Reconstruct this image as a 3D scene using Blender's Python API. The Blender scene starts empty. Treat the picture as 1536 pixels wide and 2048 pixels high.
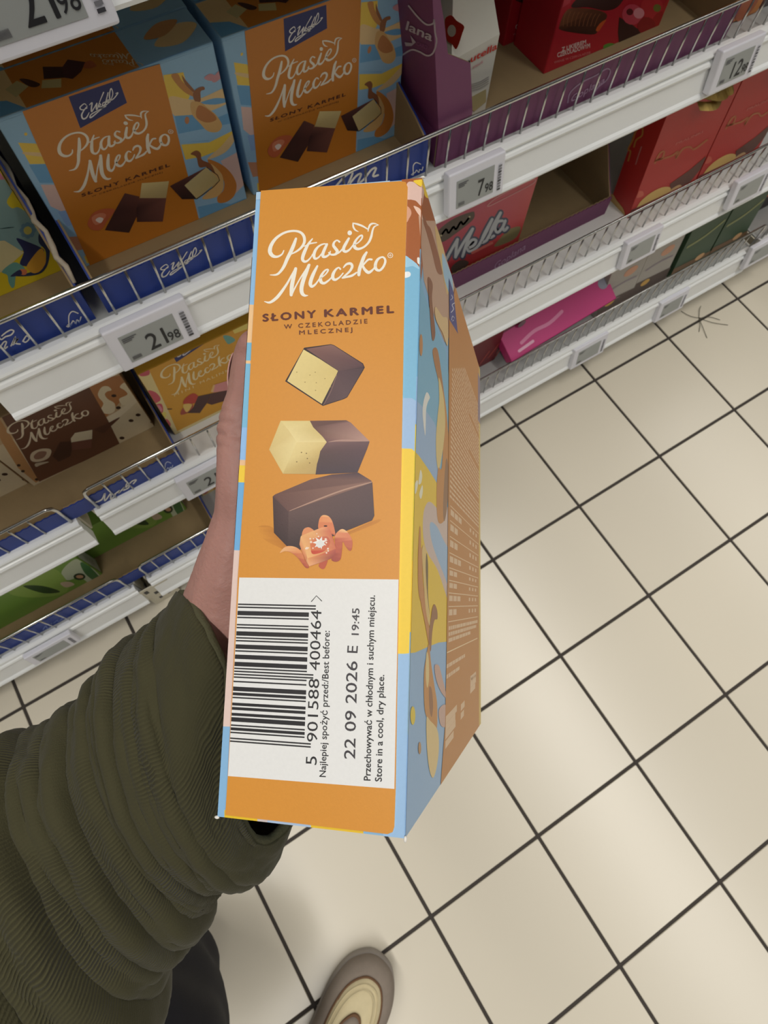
import bpy, bmesh, math, random
from mathutils import Vector, Matrix, noise
from mathutils.geometry import tessellate_polygon
random.seed(7)
S = bpy.context.scene
COL = S.collection
# ------------------------------------------------------------------ camera
RC = Matrix(((0.8475314469524621, -0.5299032823685693, 0.02988239886090631),
             (-0.48815527098224115, -0.8003828358830027, -0.3479823952962806),
             (0.20831437261725533, 0.2803387724858952, -0.9370247034108443)))
CC = Vector((-0.5541276663543206, -0.33473026362010094, 1.0551889628423294))
FPX = 1217.1165
cam_d = bpy.data.cameras.new('camera'); cam = bpy.data.objects.new('camera', cam_d); COL.objects.link(cam)
S.camera = cam
m = Matrix((RC[0], -RC[1], -RC[2])).transposed().to_4x4(); m.translation = CC
cam.matrix_world = m
cam_d.sensor_fit = 'VERTICAL'; cam_d.sensor_height = 36; cam_d.sensor_width = 27
cam_d.lens = 36 * FPX / 2048
cam_d.clip_start = .01; cam_d.clip_end = 60
cam_d.dof.use_dof = True; cam_d.dof.focus_distance = .21
cam_d.dof.aperture_fstop = 21.39 / .55
# ------------------------------------------------------------------ light of the store hall
W = bpy.data.worlds.new('hall'); S.world = W; W.use_nodes = True
W.node_tree.nodes['Background'].inputs[0].default_value = (.93, .96, 1, 1)
W.node_tree.nodes['Background'].inputs[1].default_value = .065
S.view_settings.view_transform = 'Standard'; S.view_settings.look = 'None'
S.view_settings.gamma = 1; S.view_settings.use_curve_mapping = False
S.view_settings.exposure = -.38
LAMP_W = 47
LAMPS = [(.6, -1.2), (-1.6, -1.2), (2.8, -1.2), (-3.8, -1.2)]
for lx, ly in LAMPS:
    ld = bpy.data.lights.new('ceiling_lamp_light', 'AREA'); ld.shape = 'RECTANGLE'
    ld.size = .22; ld.size_y = 5.0; ld.energy = LAMP_W; ld.color = (1, .965, .91); ld.spread = math.radians(110)
    lo = bpy.data.objects.new('ceiling_lamp_light', ld); COL.objects.link(lo); lo.location = (lx, ly, 3.2)

# ------------------------------------------------------------------ pixel helpers (photo frame 1536x2048)
def ray(u, v): return RC.transposed() @ Vector(((u - 768) / FPX, (v - 1024) / FPX, 1.0))
def at(u, v, d): return CC + ray(u, v) * d
def onY(u, v, Y): d = ray(u, v); return CC + d * ((Y - CC.y) / d.y)
def onZ(u, v, Z): d = ray(u, v); return CC + d * ((Z - CC.z) / d.z)
class Face:
    """a printed surface: origin, right, up; px() turns a photo pixel into its 2-D coordinates"""
    def __init__(s, O, ex, ey, eps=.0002):
        s.O = Vector(O); s.ex = Vector(ex).normalized(); ey = Vector(ey)
        s.ey = (ey - s.ex * ey.dot(s.ex)).normalized(); s.n = s.ex.cross(s.ey); s.eps = eps
    def px(s, u, v):
        d = ray(u, v); k = (s.O - CC).dot(s.n) / d.dot(s.n); p = CC + d * k - s.O
        return (p.dot(s.ex), p.dot(s.ey))
    def w(s, a, b, l=0): return s.O + s.ex * a + s.ey * b + s.n * (s.eps * l)
# ------------------------------------------------------------------ materials
def lin(c):
    return tuple(((x / 255) / 12.92 if x / 255 <= .04045 else ((x / 255 + .055) / 1.055) ** 2.4) for x in c[:3]) + (1,)
MATS = {}
def mat(name, col=(200, 200, 200), rough=.5, metal=0, noise_amt=.06, nscale=30, bump=0, bscale=200, attr=False, coat=0, spec=.5, sss=0):
    if name in MATS: return MATS[name]
    M = bpy.data.materials.new(name); M.use_nodes = True; nt = M.node_tree; N = nt.nodes; L = nt.links
    b = N['Principled BSDF']; b.inputs['Roughness'].default_value = rough; b.inputs['Metallic'].default_value = metal
    b.inputs['Coat Weight'].default_value = coat; b.inputs['Coat Roughness'].default_value = .15
    b.inputs['Specular IOR Level'].default_value = spec
    if sss:
        b.inputs['Subsurface Weight'].default_value = sss; b.inputs['Subsurface Radius'].default_value = (.008, .003, .0015); b.inputs['Subsurface Scale'].default_value = 1
    tc = N.new('ShaderNodeTexCoord')
    nz = N.new('ShaderNodeTexNoise'); nz.inputs['Scale'].default_value = nscale; nz.inputs['Detail'].default_value = 4
    L.new(tc.outputs['Object'], nz.inputs['Vector'])
    mr = N.new('ShaderNodeMapRange'); mr.inputs[3].default_value = 1 - noise_amt; mr.inputs[4].default_value = 1 + noise_amt
    L.new(nz.outputs['Fac'], mr.inputs[0])
    mx = N.new('ShaderNodeVectorMath'); mx.operation = 'SCALE'
    if attr:
        a = N.new('ShaderNodeAttribute'); a.attribute_name = 'Col'; L.new(a.outputs['Color'], mx.inputs[0])
    else: mx.inputs[0].default_value = lin(col)[:3]
    L.new(mr.outputs[0], mx.inputs['Scale']); L.new(mx.outputs[0], b.inputs['Base Color'])
    if bump:
        n2 = N.new('ShaderNodeTexNoise'); n2.inputs['Scale'].default_value = bscale; n2.inputs['Detail'].default_value = 3
        L.new(tc.outputs['Object'], n2.inputs['Vector'])
        bp = N.new('ShaderNodeBump'); bp.inputs['Strength'].default_value = 1; bp.inputs['Distance'].default_value = bump
        L.new(n2.outputs['Fac'], bp.inputs['Height']); L.new(bp.outputs[0], b.inputs['Normal'])
    MATS[name] = M; return M
PRINT = mat('printed_card', attr=True, rough=.45, noise_amt=.03, nscale=400)
PRINT_H = mat('printed_card_close', attr=True, rough=.42, noise_amt=.035, nscale=900, bump=.00002, bscale=1500)
WHITE_METAL = mat('white_painted_metal', (222, 222, 218), .38, nscale=12, noise_amt=.03)
GREY_METAL = mat('grey_painted_metal', (176, 178, 176), .45, nscale=15)
RAIL = mat('white_plastic_rail', (240, 242, 241), .3, nscale=8, noise_amt=.03)
CHROME = mat('chrome_wire', (200, 200, 198), .22, 1.0, nscale=40)
CARD = mat('brown_cardboard', (150, 128, 92), .85, nscale=60, noise_amt=.1, bump=.0002, bscale=300)
CARD_EDGE = mat('torn_cardboard_edge', (196, 184, 164), .9, nscale=200, noise_amt=.2, bump=.0006, bscale=500)
BLUE = mat('blue_printed_cardboard', (26, 58, 146), .5, nscale=40)
PURPLE = mat('purple_printed_cardboard', (112, 54, 94), .55, nscale=40)
TAG = mat('white_label_plastic', (226, 226, 234), .4, noise_amt=.02)
DISPLAY = mat('grey_display', (158, 162, 160), .35, noise_amt=.05, nscale=60)
BLACK = mat('black_ink', (28, 26, 30), .5)
# ------------------------------------------------------------------ object helpers
def put(name, me, mt, parent=None, smooth=False):
    o = bpy.data.objects.new(name, me); COL.objects.link(o)
    for x in (mt if isinstance(mt, (list, tuple)) else [mt]): me.materials.append(x)
    if smooth:
        for p in me.polygons: p.use_smooth = True
    if parent is not None: o.parent = parent
    return o
def tag(o, label=None, cat=None, group=None, kind=None):
    if label: o['label'] = label
    if cat: o['category'] = cat
    if group: o['group'] = group
    if kind: o['kind'] = kind
    return o
def thing(name, label, cat, loc, group=None):
    o = bpy.data.objects.new(name, None); COL.objects.link(o); o.location = loc; o.empty_display_size = .02
    return tag(o, label, cat, group)
def wl(parent):
    """world offset of a (never rotated) parent chain"""
    v = Vector((0, 0, 0))
    while parent is not None: v += Vector(parent.location); parent = parent.parent
    return v
def rawmesh(name, vs, fs, mt, parent=None, smooth=False):
    off = wl(parent); me = bpy.data.meshes.new(name)
    me.from_pydata([tuple(Vector(v) - off) for v in vs], [], fs); me.update()
    return put(name, me, mt, parent, smooth)
def frombm(name, bm, mt, parent=None, smooth=False):
    off = wl(parent)
    if off.length: bmesh.ops.translate(bm, vec=-off, verts=bm.verts)
    me = bpy.data.meshes.new(name); bm.to_mesh(me); bm.free()
    return put(name, me, mt, parent, smooth)
def bm_box(bm, lo, hi, bev=0, seg=2):
    r = bmesh.ops.create_cube(bm, size=1); vs = r['verts']
    c = [(a + b) / 2 for a, b in zip(lo, hi)]; s = [abs(b - a) for a, b in zip(lo, hi)]
    for v in vs: v.co = Vector((c[i] + v.co[i] * s[i] for i in range(3)))
    if bev:
        es = list({e for v in vs for e in v.link_edges}); bmesh.ops.bevel(bm, geom=es, offset=bev, segments=seg, affect='EDGES', profile=.5)
def box(name, lo, hi, mt, parent=None, bev=0):
    bm = bmesh.new(); bm_box(bm, lo, hi, bev); return frombm(name, bm, mt, parent)
def bm_tube(bm, pts, r, n=8, caps=True):
    pts = [Vector(p) for p in pts]; rs = r if isinstance(r, (list, tuple)) else [r] * len(pts); rings = []
    up = None
    for i, p in enumerate(pts):
        t = (pts[min(i + 1, len(pts) - 1)] - pts[max(i - 1, 0)]).normalized()
        if up is None: up = t.orthogonal().normalized()
        up = (up - t * up.dot(t)).normalized(); s = t.cross(up)
        rings.append([bm.verts.new(p + (up * math.cos(2 * math.pi * k / n) + s * math.sin(2 * math.pi * k / n)) * rs[i]) for k in range(n)])
    for a, b in zip(rings, rings[1:]):
        for k in range(n): bm.faces.new((a[k], a[(k + 1) % n], b[(k + 1) % n], b[k]))
    if caps: bm.faces.new(rings[0][::-1]); bm.faces.new(rings[-1])
def tube(name, pts, r, mt, parent=None, n=8):
    bm = bmesh.new(); bm_tube(bm, pts, r, n); return frombm(name, bm, mt, parent, True)
def prism(name, prof, axis0, axis1, mt, parent=None):
    """profile of (y,z) points swept along X from axis0 to axis1"""
    n = len(prof); vs = [(axis0, y, z) for y, z in prof] + [(axis1, y, z) for y, z in prof]
    fs = [(i, (i + 1) % n, n + (i + 1) % n, n + i) for i in range(n)] + [tuple(range(n))[::-1], tuple(range(n, 2 * n))]
    return rawmesh(name, vs, fs, mt, parent)
def cr(pts, sub=6, closed=False):
    n = len(pts); out = []
    g = lambda i: pts[i % n] if closed else pts[max(0, min(n - 1, i))]
    for i in range(n if closed else n - 1):
        p0, p1, p2, p3 = g(i - 1), g(i), g(i + 1), g(i + 2)
        for k in range(sub):
            t = k / sub
            out.append(tuple(.5 * (2 * b + (c - a) * t + (2 * a - 5 * b + 4 * c - d) * t * t + (3 * b - a - 3 * c + d) * t ** 3)
                             for a, b, c, d in zip(p0, p1, p2, p3)))
    if not closed: out.append(tuple(pts[-1]))
    return out
# ------------------------------------------------------------------ printing (flat print lies as thin ink shapes on its face)
class Art:
    def __init__(s, face, M=None): s.f = face; s.M = M or (lambda x, y: face.px(x, y)); s.V = []; s.F = []; s.C = []; s.l = 1.0; s.clip = None
    def z(s, sc, ox, oy):      # pixel coordinates read in a magnified crop of the photograph
        f = s.f; s.M = lambda x, y: f.px(ox + x / sc, oy + y / sc); return s
    def uv(s, k=1): s.M = lambda x, y: (x * k, y * k); return s      # face coordinates in units of k metres; k carries a shelf's scale about the camera
    def poly(s, pts, col, smooth=False, step=.5, flat=True):
        if smooth: pts = cr(pts, 5, True)
        q = [s.M(p[0], p[1]) for p in pts]; s.l += step
        if s.clip:
            if isinstance(col[0], (tuple, list)): cl = [tuple(col[min(len(col) - 1, int(i * len(col) / len(q)))]) for i in range(len(q))]
            else: cl = [tuple(col)] * len(q)
            q = [tuple(a) + tuple(c) for a, c in zip(q, cl)]
            HP = s.clip if isinstance(s.clip, list) else ((1, 0, s.clip[0]), (0, 1, s.clip[1]), (-1, 0, -s.clip[2]), (0, -1, -s.clip[3]))
            for hx, hy, hc in HP:
                o = []
                for i in range(len(q)):
                    a, b = q[i - 1], q[i]; da, db = a[0] * hx + a[1] * hy - hc, b[0] * hx + b[1] * hy - hc
                    if da * db < 0: t = da / (da - db); o.append(tuple(x + (y - x) * t for x, y in zip(a, b)))
                    if db >= 0: o.append(b)
                q = o
                if len(q) < 3: return s
            col = [c[2:5] for c in q]; q = [c[:2] for c in q]
        n = len(s.V)
        s.V += [s.f.w(a, b, s.l) for a, b in q]
        cols = [lin(c) for c in col] if isinstance(col[0], (tuple, list)) else [lin(col)] * len(q)
        if len(cols) < len(q): cols = [cols[min(len(cols) - 1, int(i * len(cols) / len(q)))] for i in range(len(q))]
        s.C += cols
        for t in tessellate_polygon([[Vector((a, b, 0)) for a, b in q]]):
            a, b, c = t; A, B, D = q[a], q[b], q[c]
            cr_ = (B[0] - A[0]) * (D[1] - A[1]) - (B[1] - A[1]) * (D[0] - A[0])
            s.F.append((n + a, n + b, n + c) if cr_ > 0 else (n + a, n + c, n + b))
        return s
    def quad(s, pts, inset=.0007):
        c = (sum(p[0] for p in pts) / len(pts), sum(p[1] for p in pts) / len(pts)); s.clip = []
        for i in range(len(pts)):
            a, b = pts[i - 1], pts[i]; nx, ny = -(b[1] - a[1]), b[0] - a[0]; L = math.hypot(nx, ny); nx /= L; ny /= L
            if (c[0] - a[0]) * nx + (c[1] - a[1]) * ny < 0: nx, ny = -nx, -ny
            s.clip.append((nx, ny, a[0] * nx + a[1] * ny + inset))
        return s
    def disc(s, x, y, r, col, ry=None, n=14, ang=0, step=.5):
        ry = ry or r; c, d = math.cos(ang), math.sin(ang)
        return s.poly([(x + r * math.cos(t) * c - ry * math.sin(t) * d, y + r * math.cos(t) * d + ry * math.sin(t) * c)
                       for t in (2 * math.pi * k / n for k in range(n))], col, step=step)
    def stroke(s, pts, ws, col, sub=6, closed=False, caps=True, step=0):
        if not isinstance(ws, (list, tuple)): ws = [ws] * len(pts)
        P = cr([(p[0], p[1], w) for p, w in zip(pts, ws)], sub, closed); s.l += step; l0 = s.l
        n = len(P); N = []
        for i in range(n):
            a = P[(i - 1) % n] if (closed or i) else P[0]; b = P[(i + 1) % n] if (closed or i < n - 1) else P[-1]
            dx, dy = b[0] - a[0], b[1] - a[1]; L = math.hypot(dx, dy) or 1; N.append((-dy / L, dx / L))
        for i in range(n if closed else n - 1):
            j = (i + 1) % n; a, b = P[i], P[j]; A, B = N[i], N[j]; wa, wb = max(a[2], 1e-4) / 2, max(b[2], 1e-4) / 2
            s.poly([(a[0] + A[0] * wa, a[1] + A[1] * wa), (a[0] - A[0] * wa, a[1] - A[1] * wa),
                    (b[0] - B[0] * wb, b[1] - B[1] * wb), (b[0] + B[0] * wb, b[1] + B[1] * wb)], col, step=0)
        if caps and not closed:
            for p in (P[0], P[-1]): s.disc(p[0], p[1], max(p[2], 1e-4) / 2, col, n=10, step=.06)
        return s
    def text(s, txt, p0, p1, up, col, bold=.01, space=1.0, step=.5):
        """letters from baseline start p0 to baseline end p1, cap height vector up"""
        cu = bpy.data.curves.new('t', 'FONT'); cu.body = txt; cu.offset = 0; cu.space_character = space; cu.resolution_u = 3
        ob = bpy.data.objects.new('t', cu); me = bpy.data.meshes.new_from_object(ob)
        if me is None or not len(me.vertices): return s
        xs = [v.co.x for v in me.vertices]; x0, x1 = min(xs), max(xs); cap = .729; s.l += step; n = len(s.V); q = []
        sh = [(0, 0)] if bold < .004 else [(bold, 0), (-bold, 0), (0, bold), (0, -bold)]; nv = len(me.vertices)
        for dx, dy in sh:
            for v in me.vertices:
                k = (v.co.x + dx - x0) / (x1 - x0); h = (v.co.y + dy) / cap
                q.append(s.M(p0[0] + (p1[0] - p0[0]) * k + up[0] * h, p0[1] + (p1[1] - p0[1]) * k + up[1] * h))
        s.V += [s.f.w(a, b, s.l + .25 * (i // nv)) for i, (a, b) in enumerate(q)]; s.C += [lin(col)] * len(q); s.l += .25 * (len(sh) - 1)
        for p, m_ in [(p, m_) for m_ in range(len(sh)) for p in me.polygons]:
            vs = [i + m_ * nv for i in p.vertices]
            ar = sum(q[vs[i]][0] * q[vs[(i + 1) % len(vs)]][1] - q[vs[(i + 1) % len(vs)]][0] * q[vs[i]][1] for i in range(len(vs)))
            s.F.append(tuple(n + i for i in (vs if ar > 0 else vs[::-1])))
        bpy.data.objects.remove(ob); bpy.data.curves.remove(cu); bpy.data.meshes.remove(me); return s
    def build(s, name, parent, mt=None, label=None):
        o = rawmesh(name, s.V, s.F, mt or PRINT, parent)
        at_ = o.data.color_attributes.new('Col', 'FLOAT_COLOR', 'POINT')
        at_.data.foreach_set('color', [x for c in s.C for x in c])
        if label: o['label'] = label
        return o
def affine(src, dst):
    """plane map taking three source points to three target points"""
    (x0, y0), (x1, y1), (x2, y2) = src; D = (x1 - x0) * (y2 - y0) - (x2 - x0) * (y1 - y0)
    def f(x, y):
        a = ((x - x0) * (y2 - y0) - (x2 - x0) * (y - y0)) / D; b = ((x1 - x0) * (y - y0) - (x - x0) * (y1 - y0)) / D
        return tuple(dst[0][i] + a * (dst[1][i] - dst[0][i]) + b * (dst[2][i] - dst[0][i]) for i in (0, 1))
    return f
def card_box(name, lo, hi, col, parent, bev=.0012):
    """a printed carton body"""
    bm = bmesh.new(); bm_box(bm, lo, hi, bev, 2); o = frombm(name, bm, PRINT, parent)
    a = o.data.color_attributes.new('Col', 'FLOAT_COLOR', 'POINT'); a.data.foreach_set('color', list(lin(col)) * len(o.data.vertices)); return o
def copy_tree(o, dx=0, dy=0, dz=0, label=None, parent=None):
    c = o.copy(); COL.objects.link(c)
    if parent is not None: c.parent = parent
    else: c.location = (o.location[0] + dx, o.location[1] + dy, o.location[2] + dz)
    if label: c['label'] = label
    for ch in list(o.children): copy_tree(ch, parent=c)
    return c
# the lettering of the carton, read off the photograph in a 5.486x crop at (520,430)
LOGO = [
 ([(262,390),(240,432),(190,458),(140,448),(110,405),(120,340),(165,268),(235,212),(310,182),(390,176),(450,195),(484,240),(486,300),(455,355),(400,400),(330,435)], [12,18,24,38,44,40,32,26,24,24,28,32,30,26,20,12]),
 ([(395,260),(370,330),(340,400),(300,480),(265,560),(225,620),(180,655),(112,658)], [26,38,40,38,34,28,22,8]),
 ([(575,262),(530,320),(495,390),(472,450),(468,490),(490,512),(525,500),(560,462),(577,430)], [14,26,36,38,34,28,20,14,12]),
 ([(485,345),(550,315),(622,303)], [10,16,12]),
 ([(735,322),(700,318),(650,340),(610,385),(592,440),(603,478),(640,468),(680,420),(715,360)], [12,16,20,30,34,28,18,14,14]),
 ([(735,322),(712,370),(692,420),(692,455),(722,458),(760,432),(772,400)], [26,32,34,32,26,18,14]),
 ([(872,295),(845,278),(815,300),(806,335),(828,368),(848,398),(830,430),(785,436),(755,415)], [22,16,22,30,34,34,26,22,16]),
 ([(830,434),(880,402),(920,352)], [18,18,14]),
 ([(975,258),(945,310),(920,358),(918,390),(945,402),(985,378),(1022,330)], [24,32,34,34,28,20,14]),
 ([(1030,330),(1080,302),(1118,258),(1120,226),(1092,234),(1055,275),(1036,320),(1042,358),(1080,374),(1140,352),(1192,302),(1220,240),(1236,170),(1255,130),(1302,110)], [12,14,18,20,18,24,34,36,28,22,24,26,20,16,6]),
 ([(1302,110),(1250,94),(1212,106),(1192,145),(1186,182)], [6,16,22,18,8]),
 ([(1187,160),(1130,125),(1070,102),(1020,90)], [12,20,22,12]),
 ([(1022,92),(1024,130),(1045,165),(1080,184)], [14,20,18,6]),
 ([(50,950),(110,960),(180,912),(240,840),(300,750),(350,660),(392,590)], [8,26,34,32,24,20,26]),
 ([(392,590),(375,660),(357,740),(347,810),(343,878)], [34,42,44,42,34]),
 ([(345,876),(390,790),(440,700),(500,610),(542,548)], [24,16,16,20,26]),
 ([(537,552),(510,625),(475,720),(456,800),(462,858),(490,884),(524,884)], [32,40,44,44,40,28,10]),
 ([(630,562),(590,640),(562,710),(553,760),(572,786),(612,758),(652,700)], [22,36,40,40,30,20,14]),
 ([(660,700),(720,652),(748,608),(732,600),(700,625),(668,680),(668,730),(702,750),(750,722),(792,680)], [12,14,20,18,22,32,38,28,20,14]),
 ([(882,595),(863,578),(830,602),(803,650),(800,692),(825,712),(872,686),(912,640)], [20,16,24,34,36,28,18,14]),
 ([(917,578),(950,542),(995,535),(1012,568),(984,620),(932,668),(905,693)], [14,24,30,30,24,20,18]),
 ([(905,693),(950,682),(1010,666),(1062,632)], [18,22,26,16]),
 ([(1170,412),(1140,462),(1112,540),(1092,600),(1085,658)], [24,36,40,40,34]),
 ([(1095,602),(1140,542),(1188,492),(1226,490)], [14,18,22,22]),
 ([(1130,562),(1152,602),(1192,632),(1238,602),(1268,560)], [24,32,34,20,14]),
]
LOGO_O = ([(1332,465),(1292,490),(1268,540),(1272,592),(1312,610),(1354,570),(1376,510),(1362,472)], [20,28,34,34,26,26,26,22])
def logo(art, col, reg=True, k=1.0, step=.6):
    art.l += step
    for p, w in LOGO: art.stroke(p, [x * k for x in w], col, 5, step=.08)
    art.stroke(LOGO_O[0], [x * k for x in LOGO_O[1]], col, 5, closed=True); art.disc(985, 198, 25 * k, col, 27 * k, step=0)
    if reg:
        art.stroke([(1430 + 27 * math.cos(t), 445 + 27 * math.sin(t)) for t in (0, 1.05, 2.1, 3.15, 4.2, 5.25)], 7, col, 4, closed=True)
        art.stroke([(1430 + 9 * math.cos(t), 445 + 9 * math.sin(t)) for t in (0, 1.57, 3.14, 4.71)], 6, col, 4, closed=True)
LSRC = [(100, 400), (1300, 108), (50, 950)]
# the maker's script, in a 5.12x crop at (0,0)
SCRIPT = [([(882,1072),(860,1058),(820,1090),(822,1112),(850,1120),(892,1100)], [8,10,12,12,10,8]), ([(892,1082),(855,1130),(835,1175),(850,1212),(885,1200),(912,1150)], [8,12,16,16,14,8]),
 ([(915,1070),(942,1048),(936,1100),(938,1140),(962,1105),(992,1055)], [6,14,14,12,10,12]), ([(992,1055),(988,1100),(995,1118),(1025,1030),(1062,942)], [14,14,10,8,12]),
 ([(1005,1092),(1032,1068),(1018,1058),(1006,1090),(1045,1088)], 10), ([(1082,1040),(1058,1050),(1052,1078),(1078,1062),(1108,945)], [8,10,12,12,10]), ([(1078,1062),(1092,1066)], 9),
 ([(1094,1048),(1120,1026),(1108,1018),(1096,1044),(1128,1042)], 9), ([(1128,1042),(1158,960),(1140,902),(1124,960),(1132,1020),(1170,1005),(1212,948),(1190,955)], [8,9,10,12,12,10,12,8]),
 ([(1122,1046),(1035,1118),(932,1200),(930,1172),(990,1135),(1090,1086)], [6,10,14,12,10,6])]
def script(art, col, k=1.0, step=.6):
    art.l += step
    for p, w in SCRIPT: art.stroke(p, [x * k for x in w] if isinstance(w, list) else w * k, col, 5, step=.08)
SSRC = [(697, 985), (1222, 815), (822, 1310)]        # the flag's corners: top left, top right, bottom left
# ------------------------------------------------------------------ the floor
def floor_mat(name, grid):
    M = mat(name, (208, 200, 182), .17, nscale=9, noise_amt=.035); nt = M.node_tree; N = nt.nodes; L = nt.links
    b = N['Principled BSDF']; src = b.inputs['Base Color'].links[0].from_socket
    oi = N.new('ShaderNodeObjectInfo'); mr = N.new('ShaderNodeMapRange'); mr.inputs[3].default_value = .965; mr.inputs[4].default_value = 1.03
    L.new(oi.outputs['Random'], mr.inputs[0]); sc = N.new('ShaderNodeVectorMath'); sc.operation = 'SCALE'
    L.new(src, sc.inputs[0]); L.new(mr.outputs[0], sc.inputs['Scale']); L.new(sc.outputs[0], b.inputs['Base Color'])
    if grid:
        tc = N.new('ShaderNodeTexCoord'); br = N.new('ShaderNodeTexBrick'); br.offset = 0; br.inputs['Scale'].default_value = 1
        br.inputs['Brick Width'].default_value = .2; br.inputs['Row Height'].default_value = .2; br.inputs['Mortar Size'].default_value = .0028; br.inputs['Mortar Smooth'].default_value = 0
        mix = N.new('ShaderNodeMix'); mix.data_type = 'RGBA'; L.new(tc.outputs['Object'], br.inputs['Vector']); L.new(br.outputs['Fac'], mix.inputs[0])
        L.new(sc.outputs[0], mix.inputs[6]); mix.inputs[7].default_value = lin((58, 52, 47)); L.new(mix.outputs[2], b.inputs['Base Color'])
    g_ = N.new('ShaderNodeNewGeometry'); nz_ = [n for n in N if n.type == 'TEX_NOISE'][0]; nz_.inputs['Scale'].default_value = 3; nz_.inputs['Detail'].default_value = 2; L.new(g_.outputs['Position'], nz_.inputs['Vector'])
    b.inputs['Roughness'].default_value = .27
    return M
TILE = floor_mat('glazed_floor_tile', False); FAR = floor_mat('far_floor_tiles', True)
GROUT = mat('dark_grout', (58, 52, 47), .9, nscale=80, noise_amt=.15)
TX0, TX1, TY0, TY1 = -10, 8, -11, 4
floor = box('floor', (TX0 * .2, TY0 * .2, -.03), (TX1 * .2, TY1 * .2, -.0022), GROUT); tag(floor, kind='structure')
bm = bmesh.new(); bm_box(bm, (-.0974, -.0974, -.008), (.0974, .0974, 0), .0008, 1)
tile_me = bpy.data.meshes.new('tile'); bm.to_mesh(tile_me); bm.free(); tile_me.materials.append(TILE)
for i in range(TX0, TX1):
    for j in range(TY0, TY1):
        o = bpy.data.objects.new('tile', tile_me); COL.objects.link(o); o.parent = floor
        o.location = (i * .2 + .1, j * .2 + .1, -.0004 * random.random())
bm = bmesh.new()
for lo, hi in (((-8, -8, -.03), (8, TY0 * .2, 0)), ((-8, TY1 * .2, -.03), (8, 6, 0)), ((-8, TY0 * .2, -.03), (TX0 * .2, TY1 * .2, 0)), ((TX1 * .2, TY0 * .2, -.03), (8, TY1 * .2, 0))):
    bm_box(bm, lo, hi)
far = frombm('floor', bm, FAR); tag(far, kind='structure')
# ------------------------------------------------------------------ ceiling luminaires (their housings)
for k, (lx, ly) in enumerate(LAMPS):
    t = thing('ceiling_lamp', ['long white batten lamp above the held box side of the aisle', 'long white batten lamp above the sleeve side of the aisle', 'long white batten lamp farthest to the right over the shelves', 'long white batten lamp farthest to the left over the shelves'][k], 'lamp', (lx, ly, 3.2), 'batten lamps over the aisle')
    box('housing', (lx - .13, ly - 2.52, 3.205), (lx + .13, ly + 2.52, 3.27), WHITE_METAL, t, .004)
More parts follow.
